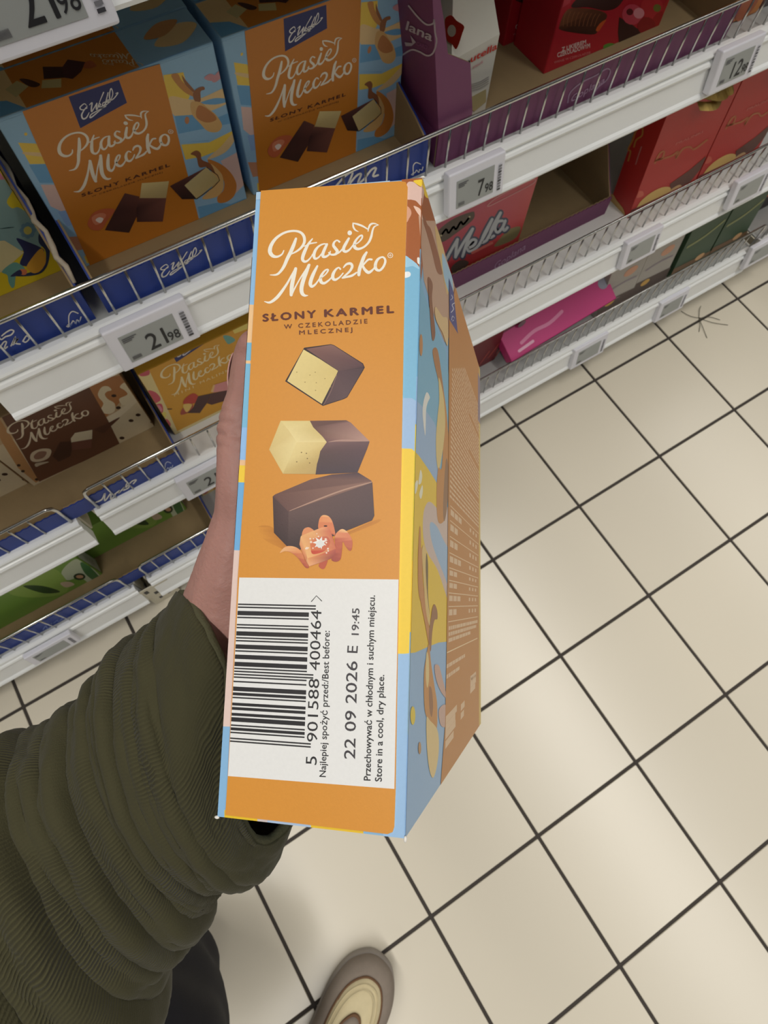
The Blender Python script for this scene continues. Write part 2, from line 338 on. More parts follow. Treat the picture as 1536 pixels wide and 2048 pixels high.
# ------------------------------------------------------------------ the shelving
BAYS = {'left': (-2.0, -.748), 'mid': (-.724, .607), 'right': (.632, 1.9)}
YS = .045                                       # all shelf fronts stand in one plane
LEV = {'top': (YS, .8470, .895), 'upper': (YS, .5935, .6366), 'lower': (YS, .3222, .3708), 'bottom': (YS, .0450, .1029)}  # each level and its goods were scaled about the camera onto this plane
JOINT = {'top': -.668, 'upper': -.672, 'lower': -.694, 'bottom': -.724}      # left rail ends, differing because each level was scaled about the camera
CREAM = mat('cream_painted_steel', (206, 200, 180), .45, nscale=30)
wire_cache = {}
def shelf(bay, lev, dY=0):
    x0, x1 = BAYS[bay]; Y, zb, zt = LEV[lev]; Y += dY; FH = {'top': .039, 'upper': .041, 'lower': .0485, 'bottom': .0585}[lev]
    if bay == 'mid': x0 = JOINT[lev]
    if bay == 'left': x1 = JOINT[lev] - .022
    where = {'left': 'left of the shelf joint', 'mid': 'in the middle bay', 'right': 'in the bay beyond the right joint'}[bay]
    lv = {'top': 'topmost', 'upper': 'second from top', 'lower': 'third from top', 'bottom': 'lowest one'}[lev]
    t = thing('shelf', f'white shelf with wire fence, {lv}, {where}', 'shelf', ((x0 + x1) / 2, Y, zb), 'shelves of the store rack')
    h = zt - zb; R = lambda d, q: (Y + d - .011 * (1 - q), zb + h * q)
    prof = [R(.019, 0), R(-.001, 0), R(-.002, .05), R(-.001, .10), R(.0012, .14), R(.0012, .66), R(-.001, .70), R(-.0022, .76), R(-.001, .81), R(.0016, .83), R(.0016, .88), R(-.0008, .90), R(-.0016, .95), R(-.0006, .985), R(.004, 1), R(.009, .985)]
    prism('price_rail', prof, x0, x1, RAIL, t)
    b = box('shelf_board', (x0, Y + .0095, zt - .018), (x1, .46, zt - .002), GREY_METAL if lev != 'lower' else WHITE_METAL, t, .001)
    for xa in (x0, x1 - .0025):
        zk = max(zt - .065, .037); vs = [(Y + .010, zt - .004), (Y + .010, zb + .004), (Y + .03, max(zb - .004, .005) if lev != 'bottom' else .04), (.25, max(zt - .045, .04)), (.46, zk), (.46, zt - .004)]
        prism('bracket', vs, xa - .004 if xa == x0 else xa + .0025, xa - .0015 if xa == x0 else xa + .005, CREAM, t)
    f0, f1 = x0 + .006, x1 - .006; yf, zf = Y + .006, zt + FH
    path = [(f0, yf, zt - .002)] + [(f0, yf, zf - .012), (f0 + .002, yf, zf - .004), (f0 + .008, yf, zf)] + [(f0 + .008 + (f1 - f0 - .016) * k / 8, yf, zf) for k in range(1, 8)] + [(f1 - .008, yf, zf), (f1 - .002, yf, zf - .004), (f1, yf, zf - .012), (f1, yf, zt - .002)]
    fence = tube('wire_fence', path, .0021, CHROME, t, 8)
    bm = bmesh.new(); bm_tube(bm, [(0, .0014, -FH - .002), (0, .0014, .0004)], .00115, 6)
    key = lev
    if key not in wire_cache:
        me = bpy.data.meshes.new('wire'); bm.to_mesh(me); me.materials.append(CHROME); [setattr(p, 'use_smooth', True) for p in me.polygons]; wire_cache[key] = me
    bm.free()
    n = int((f1 - f0 - .02) / .0218)
    base = wl(fence)
    for k in range(n):
        o = bpy.data.objects.new('wire', wire_cache[key]); COL.objects.link(o); o.parent = fence
        w0 = {'top': -.6, 'upper': -.6222, 'lower': -.6, 'bottom': -.72}[lev]; xw = w0 + .0218 * round((f0 + .008 - w0) / .0218 + k + .4)
        if xw > f1 - .01: break
        o.location = Vector((xw, yf, zf)) - base
    return t
for by in BAYS:
    for lv in LEV:
        if by == 'left' and lv == 'upper': shelf(by, lv, .004); continue
        shelf(by, lv, .004 if by == 'right' else 0)
# back panels and uprights
for by, (x0, x1) in BAYS.items():
    o = box('back_panel', (x0 - .01, .463, .02), (x1 + .01, .475, 1.15), GREY_METAL); tag(o, {'left': 'grey metal back panel behind the shelves left of the joint', 'mid': 'grey metal back panel behind the middle bay of shelves', 'right': 'grey metal back panel behind the farthest right bay'}[by], 'panel')
    o = box('plinth', (x0, .075, 0), (x1, .085, .014), GREY_METAL); tag(o, {'left': 'grey plinth under the lowest shelf left of the joint', 'mid': 'grey plinth under the lowest shelf of the middle bay', 'right': 'grey plinth under the lowest shelf right of the joint'}[by], 'plinth')
for k, xu in enumerate((-.736, .6195)):
    t = thing('shelf_upright', ['cream slotted steel upright at the joint beside the sleeve cuff', 'cream slotted steel upright at the far right shelf joint'][k], 'upright', (xu, .476, 0), 'slotted uprights of the rack')
    box('post', (xu - .010, .4755, 0), (xu + .010, .51, 1.15), CREAM, t, .001)
    box('base_foot', (xu - .009, .060, 0), (xu + .009, .475, .012), CREAM, t, .001)
    # front plate with slots
    bm = bmesh.new(); w0, w1, z0, z1 = xu - .011, xu + .036, -.0004 + .0006, .088; yp = .0415 if k == 0 else .056
    if k == 0:
        sl = [(-.006, .066, .006, .013), (.004, .046, .006, .011), (.003, .018, .005, .009), (.018, .020, .005, .009)]
    else: sl = [(-.003, .04, .006, .012)]
    bm_box(bm, (w0, yp, z0), (w1 if k == 0 else xu + .013, yp + .0016, z1), .0004, 1); frombm('front_plate', bm, CREAM, t)
    for dx, z, w, h in sl: box('slot', (xu + dx, yp - .0004, z), (xu + dx + w, yp + .0002, z + h), BLACK, t)
# ------------------------------------------------------------------ electronic price tags
def price_tag(x, z, yf, big, small, label, w=.074, h=.0444):
    t = thing('price_tag', label, 'price tag', (x + w / 2, yf + .005, z), 'electronic price tags on the shelf rails')
    bm = bmesh.new(); bm_box(bm, (x, yf, z), (x + w, yf + .0095, z + h), .0018, 3); frombm('casing', bm, TAG, t)
    d = (x + w * .135, x + w * .80, z + h * .16, z + h * .80)
    box('display', (d[0], yf - .0004, d[2]), (d[1], yf + .001, d[3]), DISPLAY, t)
    A = Art(Face((x, yf - .0005, z), (1, 0, 0), (0, 0, 1), .0001)).uv(); ink = (34, 34, 38)
    dw, dh = d[1] - d[0], d[3] - d[2]; ax, az = d[0] - x, d[2] - z
    if big:
        n = len(big); wb = .17 * dw * n
        A.text(big, (ax + dw * .74 - wb, az + .12 * dh), (ax + dw * .74, az + .12 * dh), (0, .62 * dh), ink, .008)
        A.text(small, (ax + dw * .765, az + .14 * dh), (ax + dw * .98, az + .14 * dh), (0, .33 * dh), ink, .006)
    for k in range(14): A.poly([(ax + dw * (.05 + .012 * k), az + .07 * dh), (ax + dw * (.057 + .012 * k), az + .07 * dh), (ax + dw * (.057 + .012 * k), az + .2 * dh), (ax + dw * (.05 + .012 * k), az + .2 * dh)], (90, 90, 94), step=0)
    for k in range(3): A.poly([(ax + dw * .04, az + dh * (.9 - .06 * k)), (ax + dw * (.3 - .05 * k), az + dh * (.9 - .06 * k)), (ax + dw * (.3 - .05 * k), az + dh * (.87 - .06 * k)), (ax + dw * .04, az + dh * (.87 - .06 * k))], (80, 80, 84), step=0)
    for k in range(9):      # small vertical code beside the display
        a = z * 0 + h * (.16 + .068 * k); A.poly([(w * .87, a), (w * .93, a), (w * .93, a + h * .045), (w * .87, a + h * .045)], (120, 120, 126) if k % 3 else (60, 60, 66), step=0)
    A.build('display_print', t); t.rotation_euler.x = -.2; return t
price_tag(-0.5756, 0.5975, .0265, '21', '98', 'white price tag reading 21,98 above the yellow carton beside the thumb', w=0.0725, h=0.0435)
price_tag(-0.2383, 0.6, .0265, '7', '98', 'white price tag reading 7,98 right of the held box top', w=0.0655, h=0.0425)
price_tag(.1047, .6005, .0265, '12', '98', 'white price tag on the upper rail at the far right, above the gold bows', w=.0635, h=.0425)
price_tag(-0.5976, 0.3215, .0265, '21', '98', 'white price tag half hidden behind the thumb on the third rail', w=0.076, h=0.0445)
price_tag(0.1191, 0.3275, .0265, '', '', 'white price tag with grey display above the grey cartons', w=0.071, h=0.0465)
price_tag(0.3321, 0.3375, .0265, '', '', 'white price tag at the right edge above the dark green cartons', w=0.077, h=0.0465)
price_tag(0.1365, 0.048, .0265, '', '', 'white price tag on the lowest rail, nearest to the held box on its right', w=0.0827, h=0.052)
price_tag(0.3535, 0.0475, .0265, '', '', 'white price tag on the lowest rail near the dark scuff of threads', w=0.0766, h=0.05)
price_tag(0.5846, 0.066, .0265, '', '', 'white price tag on the lowest rail beyond the right shelf joint', w=0.09, h=0.052)
price_tag(-0.9335, 0.0655, .0265, '', '', 'white price tag on the lowest rail left of the sleeve', w=0.0745, h=0.034)
price_tag(-0.553, 0.8435, .0265, '21', '98', 'large white price tag reading 21,98 in the top left corner', w=0.0725, h=0.044)
# ------------------------------------------------------------------ card trays
def sheet(name, pts, thick, mt, parent, inner=None):
    """flat polygon given in 3-D, given a thickness vector; optional second ply of another material inside"""
    def one(nm, P, tv, m):
        n = len(P); vs = [Vector(p) for p in P] + [Vector(p) + tv for p in P]; bm = bmesh.new(); V = [bm.verts.new(v) for v in vs]
        bm.faces.new(V[:n]); bm.faces.new(V[n:][::-1])
        for i in range(n): bm.faces.new((V[i], V[i + n], V[(i + 1) % n + n], V[(i + 1) % n]))
        bmesh.ops.recalc_face_normals(bm, faces=bm.faces); return bm
    tv = Vector(thick)
    bm = one(name, pts, tv * .5, mt); o = frombm(name, bm, mt, parent)
    if inner:
        bm = one('lining', [Vector(p) + tv * .52 for p in pts], tv * .5, inner); frombm('lining', bm, inner, o)
    return o
def wavy(x0, x1, z, amp=.0016, n=None):
    n = n or int(abs(x1 - x0) / .004); return [(x0 + (x1 - x0) * k / n, z + (amp if k % 2 else -amp)) for k in range(n + 1)]
def tray(name, label, x0, x1, y0, y1, zb, hf, hs, mt, floor_z=.002, back_h=None):
    t = thing(name, label, 'tray', ((x0 + x1) / 2, y0, zb), 'shelf-ready cardboard trays')
    sheet('front_wall', [(x0, y0, zb), (x1, y0, zb)] + [(x, y0, z) for x, z in wavy(x1, x0, zb + hf, .0008)], (0, .003, 0), mt, t, CARD)
    box('tray_floor', (x0 + .003, y0 + .0032, zb + .0002), (x1 - .003, y1 - .003, zb + .0022), CARD, t)
    bh = back_h or hs
    for xa, tv in ((x0, .003), (x1, -.003)):
        sheet('side_wall', [(xa, y0 + .0031, zb), (xa, y0 + .0031, zb + hf), (xa, y0 + .02, zb + hf + (hs - hf) * .25), (xa, y0 + .05, zb + hs * .8), (xa, y0 + .07, zb + hs), (xa, y1 - .0031, zb + hs), (xa, y1 - .0031, zb)], (tv, 0, 0), mt, t, CARD)
    sheet('back_wall', [(x0, y1, zb), (x1, y1, zb), (x1, y1, zb + bh), (x0, y1, zb + bh)], (0, -.003, 0), mt, t, CARD)
    return t
WHT = (232, 230, 224)
def emblem(A, cx, cy, s, col, rot=0):
    """the little bow-like emblem printed on the trays"""
    c, d = math.cos(rot), math.sin(rot); R = lambda x, y: (cx + (x * c - y * d) * s, cy + (x * d + y * c) * s)
    A.stroke([R(*p) for p in ((-1, .75), (-.75, .85), (-.6, .3), (-.35, -.4), (.15, -.7), (.7, -.3))], .13 * s, col, 5)
    A.stroke([R(*p) for p in ((-.85, .65), (-.4, .6), (-.1, .35), (.1, .75), (.35, .4), (.6, .6), (.9, .2))], .13 * s, col, 5)
# upper shelf, blue trays
zU = .6344
trA = tray('card_tray', 'blue cardboard tray with torn edge holding the yellow carton, upper left', -.8594, -.5727, .0582, .2278, zU, .0337, .1075, BLUE)
# its torn right wall edge
P = []
for k in range(26):
    y = .0645 + .0061 * k; z = zU + .036 + .072 * min(1, (k / 13)) ** .8
    P.append((-.5733 + .0016 * math.sin(k * 2.1) + .001 * random.random(), y, z + .002 * math.sin(k * 1.7)))
bm = bmesh.new(); bm_tube(bm, P, [.0016 + .0009 * random.random() for _ in P], 6); frombm('torn_edge', bm, CARD_EDGE, trA, True)
A = Art(Face((-.8594, .0580, zU), (1, 0, 0), (0, 0, 1), .0001)).z(5.486, 0, 480)
f = A.M
A.M = (lambda f0=f: (lambda x, y: f0(x, y)))()
A.stroke([(-30, 1030), (10, 1090), (60, 1060), (120, 1040), (150, 1000), (120, 985), (70, 1010), (20, 1050)], 16, WHT)
A.stroke([(0, 1180), (40, 1120), (70, 1120), (40, 1200), (80, 1170)], 16, WHT); A.stroke([(120, 1160), (170, 1060), (140, 1150), (200, 1080), (170, 1130), (220, 1140)], 16, WHT)
A.stroke([(250, 1110), (290, 1050), (320, 1080), (280, 1120), (250, 1105)], 15, WHT)
emblem(A, 800, 850, 95, WHT, -.3); A.text('P W', (770, 960), (890, 900), (-14, -40), (120, 140, 190)); A.build('tray_print', trA)
trB = tray('card_tray', 'blue cardboard tray under the two orange cartons, upper shelf', -.5619, -.2472, .0582, .2278, zU, .0323, .0645, BLUE)
A = Art(Face((-.5619, .0580, zU), (1, 0, 0), (0, 0, 1), .0001))
A.M = lambda x, y, f=A.f: f.px(*affine(SSRC, ((300, 523), (408, 478), (318, 570)))(x, y)); script(A, WHT, 1.1); A.build('tray_logo', trB)
A = Art(Face((-.5619, .0580, zU), (1, 0, 0), (0, 0, 1), .0001))
A.stroke([(672, 372), (690, 352), (705, 345), (696, 370), (712, 352), (722, 348), (716, 366), (728, 358), (742, 340), (752, 336), (746, 352), (756, 350)], 4, WHT); A.build('tray_lettering', trB)
A = Art(Face((-.5619, .0580, zU), (1, 0, 0), (0, 0, 1), .0001)); emblem(A, 833, 335, 14, WHT, -.3); A.build('tray_emblem', trB)
# lower shelf blue tray, spanning the joint
zL = .3688
trD = tray('card_tray', 'long blue cardboard tray under the brown cartons, third shelf', -1.0691, -.5753, .0531, .2898, zL, .0298, .0510, BLUE)
A = Art(Face((-1.0691, .0527, zL), (1, 0, 0), (0, 0, 1), .0001)).z(3.339, 0, 780)
A.stroke([(640, 750), (680, 730), (700, 690), (700, 740), (740, 690), (740, 730), (770, 700)], 9, WHT)
A.stroke([(760, 700), (800, 670), (790, 690), (830, 650), (820, 670), (860, 650), (850, 620), (840, 650), (880, 610), (910, 600), (890, 625)], 8, WHT)
emblem(A, 1120, 505, 36, (190, 200, 225), -.3); A.build('tray_print', trD)
zB = .1009
trF = tray('card_tray', 'low blue cardboard tray under the green cartons, lowest shelf', -1.1384, -.5891, .0579, .3620, zB, .0351, .0516, BLUE)
A = Art(Face((-1.1384, .0575, zB), (1, 0, 0), (0, 0, 1), .0001)).z(3.491, 0, 1000)
A.stroke([(300, 905), (320, 880), (335, 900), (360, 860), (350, 890)], 8, (110, 130, 190)); A.stroke([(375, 860), (400, 840), (410, 850), (440, 815), (430, 840)], 7, (90, 112, 180)); A.build('tray_print', trF)
# purple trays
trC = tray('card_tray', 'purple cardboard tray with a white crest and the white pouch in it, upper shelf', -.2372, .1334, .0582, .2349, zU, .0337, .0538, PURPLE)
_q = [onY(u, v, .0581) for u, v in ((945, 222), (941, 127), (896, 109), (888, 40), (881, 0), (876, -40))]
sheet('tall_corner', [(-.2376, .0581, zU + .0335), (_q[0].x, .0581, zU + .0335)] + [(p.x, .0581, p.z) for p in _q] + [(-.2578 - (_q[-1].z - .7766) * .18, .0581, _q[-1].z)], (0, .003, 0), PURPLE, trC, CARD)
sheet('tall_side', [(-.2378, .0585, zU + .0338), (-.2596, .0585, zU + .1518), (-.2596, .2206, zU + .1518), (-.2378, .2206, zU + .0338)], (.003, 0, 0), PURPLE, trC, CARD)
A = Art(Face((-.2381, .2349, zU + .0338), (0, -1, 0), (-.0218, 0, .118), .0001)).z(5.12, 800, 0)
A.stroke([(30, 560), (120, 510), (200, 530), (280, 570), (340, 540), (375, 430), (360, 320), (350, 200), (340, 240), (270, 250), (180, 170), (90, 60)], 17, (190, 176, 184))
A.text('lana', (60, 300), (322, 420), (22, -90), (190, 176, 184), .02); A.poly([(50, 430), (130, 440), (110, 360), (165, 430), (120, 470), (60, 470)], (180, 166, 176)); A.text('CARD', (170, 460), (280, 505), (6, -40), (140, 70, 120))
A.build('crest', trC)
A = Art(Face((-.2372, .0580, zU), (1, 0, 0), (0, 0, 1), .0001)).z(2, 768, 0)
A.stroke([(735, 410), (745, 370), (790, 330), (850, 300), (890, 275), (905, 285), (890, 320), (855, 350), (835, 385)], 5, (150, 120, 150)); A.text('Goplana', (745, 410), (880, 330), (8, -30), (165, 130, 160)); A.build('tray_print', trC)
trE = tray('card_tray', 'purple cardboard tray holding the pink red carton, third shelf', -.2871, .1311, .1015, .3068, zL, .0306, .1275, PURPLE)
A = Art(Face((-.2871, .1012, zL), (1, 0, 0), (0, 0, 1), .0001)).z(4.042, 860, 320)
A.text('Goplana', (515, 890), (770, 720), (14, -60), (156, 120, 152), .0); A.build('tray_print', trE)
# ------------------------------------------------------------------ cartons on the shelves
OR = (206, 128, 40); LB = (150, 194, 228); MB = (108, 168, 214); YE = (240, 206, 84); PK = (226, 194, 186); TN = (232, 200, 146); BR = (112, 66, 48); CR = (232, 212, 150); DK = (78, 48, 44); NAVY = (24, 34, 104)
def orange_front(A):
    A.clip = (.0005, .0005, .1547, .1314)
    z = lambda: A.z(3.4909, 60, 150)
    A.uv(.7168); A.poly([(.001, .001), (.214, .001), (.214, .181), (.001, .181)], LB)
    z(); P = A.poly
    # left strip
    A.z(5.535, 0, 250); P([(200, 195), (400, 205), (560, 430), (330, 432)], YE); P([(260, 300), (480, 310), (500, 350), (290, 330)], TN, True); P([(450, 660), (640, 660), (790, 930), (700, 965), (560, 900)], PK); P([(320, 440), (560, 430), (650, 640), (440, 640)], MB)
    P([(640, 960), (800, 930), (860, 1090), (740, 1120)], (140, 176, 224)); P([(730, 1240), (900, 1230), (960, 1370), (850, 1390)], (196, 140, 110)); P([(930, 1450), (1010, 1440), (1030, 1520), (960, 1530)], YE)
    A.disc(285, 100, 18, YE)
    # right field
    z(); P([(930, 0), (1070, -20), (1115, 150), (1100, 180), (960, 190)], YE, False); P([(975, 150), (1160, 170), (1390, 80), (1400, 180), (1200, 270), (1010, 285)], TN, True)
    P([(1190, 190), (1300, 160), (1400, 175), (1300, 205), (1200, 200)], MB, True); P([(1010, 285), (1180, 275), (1300, 300), (1420, 250), (1440, 380), (1240, 460), (1050, 470)], MB); P([(1035, 410), (1440, 330), (1440, 400), (1250, 455), (1050, 470)], LB)
    P([(1055, 485), (1250, 470), (1440, 375), (1430, 450), (1330, 520), (1200, 570), (1085, 590)], YE, False); P([(1240, 580), (1330, 500), (1400, 420), (1440, 400), (1420, 470), (1360, 540), (1260, 585)], TN, True)
    P([(1330, 600), (1460, 530), (1500, 760), (1430, 830), (1380, 700)], PK); P([(1160, 860), (1300, 830), (1440, 850), (1530, 780), (1540, 880), (1190, 1010), (1170, 940)], LB); P([(1170, 920), (1310, 890), (1400, 900), (1500, 860), (1530, 880), (1190, 1010)], MB)
    P([(1215, 20), (1260, -10), (1310, 20), (1260, 40)], (206, 150, 160), True); P([(1270, 30), (1330, -40), (1340, 10), (1290, 50)], (206, 150, 160), True)
    # upper fruit
    P([(985, 0), (1020, 60), (1080, 120), (1145, 150), (1130, 110), (1060, 40), (1030, -10)], (200, 138, 74), True); P([(1060, 0), (1080, 60), (1140, 120), (1150, 110), (1090, 40)], (150, 98, 62), True)
    P([(1140, 120), (1170, 90), (1210, 80), (1218, 100), (1190, 115), (1190, 180), (1160, 190), (1140, 160)], (150, 96, 60), True)
    P([(1125, 190), (1190, 190), (1240, 230), (1300, 280), (1340, 350), (1310, 395), (1240, 390), (1180, 330), (1130, 270)], (220, 176, 112), True); P([(1180, 210), (1270, 260), (1300, 310), (1230, 330), (1160, 290)], (190, 124, 70), True); A.disc(1095, 315, 16, (196, 134, 92), 26)
    # orange panel
    P([(-75, 205), (905, -78), (1180, 1012), (425, 1345)], OR)
    # lower fruit
    P([(1240, 590), (1330, 620), (1400, 680), (1440, 760), (1425, 840), (1370, 885), (1315, 890), (1308, 850), (1350, 800), (1350, 730), (1290, 680)], (204, 130, 58), True); P([(1255, 620), (1330, 680), (1350, 740), (1345, 800), (1300, 850), (1200, 860), (1280, 760)], (226, 184, 120), True)
    P([(1120, 550), (1160, 525), (1190, 545), (1200, 590), (1260, 620), (1290, 680), (1270, 665), (1230, 640), (1180, 640), (1160, 570)], (146, 92, 60), True)
    # flag and lettering
    P([(268, 150), (620, 32), (676, 192), (350, 370)], NAVY)
    Q = affine(SSRC, ((268, 150), (620, 32), (350, 370))); M0 = A.M
    A.M = lambda x, y: M0(*Q(x, y)); script(A, (238, 236, 236), 1.0)
    Q2 = affine(LSRC, ((204, 545), (826, 250), (305, 812))); A.M = lambda x, y: M0(*Q2(x, y)); logo(A, (240, 232, 214), True, 1.0); A.M = M0
    A.text('SŁONY KARMEL', (362, 848), (975, 634), (-4, -22), (88, 44, 30), .03, 1.3); A.text('W CZEKOLADZIE MLECZNEJ', (430, 850), (925, 680), (-3, -9), (130, 78, 36), .01, 1.2)
    # sweets
    P([(660, 822), (760, 845), (755, 960), (690, 1098), (520, 1080), (600, 930)], [(96, 58, 54), (110, 66, 58), (80, 46, 44), (56, 32, 34), (66, 38, 38), (74, 44, 44)]); P([(765, 850), (950, 850), (925, 1020), (745, 1022), (740, 930)], [(120, 76, 66), (128, 80, 70), (104, 62, 58), (70, 40, 42), (60, 34, 38)])
    P([(778, 752), (968, 738), (948, 856), (765, 856)], [CR, (222, 202, 142), (196, 172, 118), (206, 182, 124)]); P([(975, 772), (1230, 640), (1080, 762), (1160, 862), (1060, 864)], [(84, 50, 48), (120, 76, 70), (80, 48, 46), (44, 28, 30), (50, 30, 32)])
    P([(1230, 640), (1320, 732), (1162, 862), (1076, 768)], [(220, 200, 142), (200, 178, 120), (212, 190, 132), (220, 202, 146)]); A.stroke([(1232, 642), (1322, 732), (1160, 862)], 5, (70, 46, 38), 3)
    P([(400, 1030), (440, 960), (520, 930), (590, 940), (540, 1010), (500, 1070), (460, 1082), (420, 1070)], (204, 104, 66), True); P([(430, 990), (490, 960), (530, 975), (490, 1030), (450, 1040)], (226, 140, 104), True); P([(455, 1010), (480, 990), (510, 1000), (490, 1030)], (250, 232, 220), True)
FY = .1099; BX = -.5619; BW = .1552; BH = .1319; BD = .0423
def orange_carton(x, label):
    t = thing('chocolate_carton', label, 'chocolate box', (x + BW / 2, FY, zU + .002), 'orange cartons of chocolates on the upper shelf')
    card_box('carton_body', (x, FY, zU + .002), (x + BW, FY + BD, zU + .002 + BH), LB, t)
    A = Art(Face((x, FY - .0001, zU + .002), (1, 0, 0), (0, 0, 1), .00002)); orange_front(A); A.build('front_print', t)
    A = Art(Face((x, FY, zU + .0022 + BH), (1, 0, 0), (0, 1, 0), .00002)); zt_ = A.uv; A.clip = (.0005, .0005, .1547, BD - .0005)
    A.uv(0.7168); A.poly([(.030, .0), (.140, .0), (.140, .059), (.030, .059)], OR); A.poly([(.0, .0), (.03, 0), (.03, .059), (0, .059)], TN); A.poly([(0, 0), (.03, 0), (.018, .018), (0, .026)], MB)
    A.poly([(.145, .0), (.20, .0), (.19, .02), (.15, .03)], LB, True); A.poly([(.165, .02), (.19, .012), (.214, .03), (.20, .04), (.18, .034)], TN, True); A.poly([(.16, .035), (.18, .03), (.2, .045), (.18, .05)], (206, 150, 96), True)
    A.z(5.908, 0, 0); P = A.poly
    P([(60, 1060), (200, 955), (340, 1020), (190, 1150)], (206, 190, 136)); P([(230, 940), (320, 935), (470, 990), (430, 1030), (340, 1020)], (80, 44, 28), True); P([(500, 950), (725, 930), (725, 1035), (490, 1045)], (212, 194, 134))
    P([(505, 790), (740, 790), (760, 920), (520, 935)], (70, 34, 26)); P([(800, 705), (1010, 735), (960, 850), (860, 935), (760, 920), (740, 790)], (78, 36, 34)); P([(1010, 740), (1080, 720), (1140, 780), (1060, 810), (990, 800)], (190, 100, 56), True)
    Q = affine(LSRC, ((1680, 760), (1215, 755), (1560, 640))); M0 = A.M; A.M = lambda x, y: M0(*Q(x, y)); logo(A, (226, 206, 176), False, 1.0); A.M = M0
    A.build('top_print', t); return t
c1 = orange_carton(BX, 'orange chocolate carton at left in the blue tray, under the top left price tag')
c2 = copy_tree(c1, dx=.1616, label='orange chocolate carton on the right in the blue tray, next to the purple tray')
c1b = copy_tree(c1, dy=BD + .0008, dx=.0008, label='orange carton standing behind the left orange carton, only its top showing')
c2b = copy_tree(c1, dx=.1622, dy=BD + .001, label='orange carton standing behind the right orange carton, only its top showing')
# yellow and blue carton at the far left
t = thing('chocolate_carton', 'yellow and teal chocolate carton with pale sweets cut by the left edge, upper shelf', 'chocolate box', (-.6515, .1167, zU + .0016))
card_box('carton_body', (-.7304, .1167, zU + .0016), (-.5763, .1575, zU + .1333), (228, 204, 40), t)
A = Art(Face((-.7304, .1166, zU + .0016), (1, 0, 0), (0, 0, 1), .00003)).z(5.535, 0, 250); P = A.poly; A.clip = (.0007, .0007, .1534, .1312)
P([(-300, 580), (180, 560), (300, 700), (420, 980), (520, 1180), (520, 1300), (440, 1360), (-300, 1480)], (140, 176, 176)); P([(-300, 100), (20, 90), (110, 260), (190, 560), (60, 600), (-300, 640)], (206, 120, 150), False)
P([(170, 600), (300, 760), (420, 980), (300, 960), (200, 910), (130, 920), (75, 850), (130, 740)], (228, 206, 30), True); P([(180, 1255), (300, 1290), (440, 1350), (490, 1400), (430, 1500), (340, 1560), (220, 1540), (260, 1400)], (44, 50, 96), True)
P([(440, 1190), (540, 1250), (550, 1420), (520, 1560), (450, 1640), (330, 1670), (180, 1672), (300, 1640), (480, 1560), (505, 1400), (430, 1300)], (40, 54, 88), True); P([(300, 1550), (440, 1372), (495, 1420), (505, 1520), (450, 1610), (380, 1640), (320, 1610)], (226, 168, 60), True)
P([(-200, 1300), (50, 1278), (265, 1410), (20, 1625), (-200, 1680)], (224, 212, 160)); P([(20, 1620), (150, 1520), (250, 1560), (270, 1610), (180, 1660), (160, 1780), (130, 1800), (95, 1740), (80, 1660)], (110, 170, 160), True)
P([(215, 1600), (290, 1600), (290, 1650), (240, 1655)], (226, 130, 90), True); P([(115, 1670), (215, 1600), (240, 1650), (160, 1675)], (44, 50, 90), True)
for k in range(8): a = k * .785; A.disc(305 + 62 * math.cos(a), 1165 + 62 * math.sin(a), 30, (110, 150, 170))
A.disc(305, 1165, 46, (214, 206, 110)); A.stroke([(0, 1145), (90, 1135), (155, 1130)], [4, 10, 4], (40, 70, 70)); A.build('front_print', t)
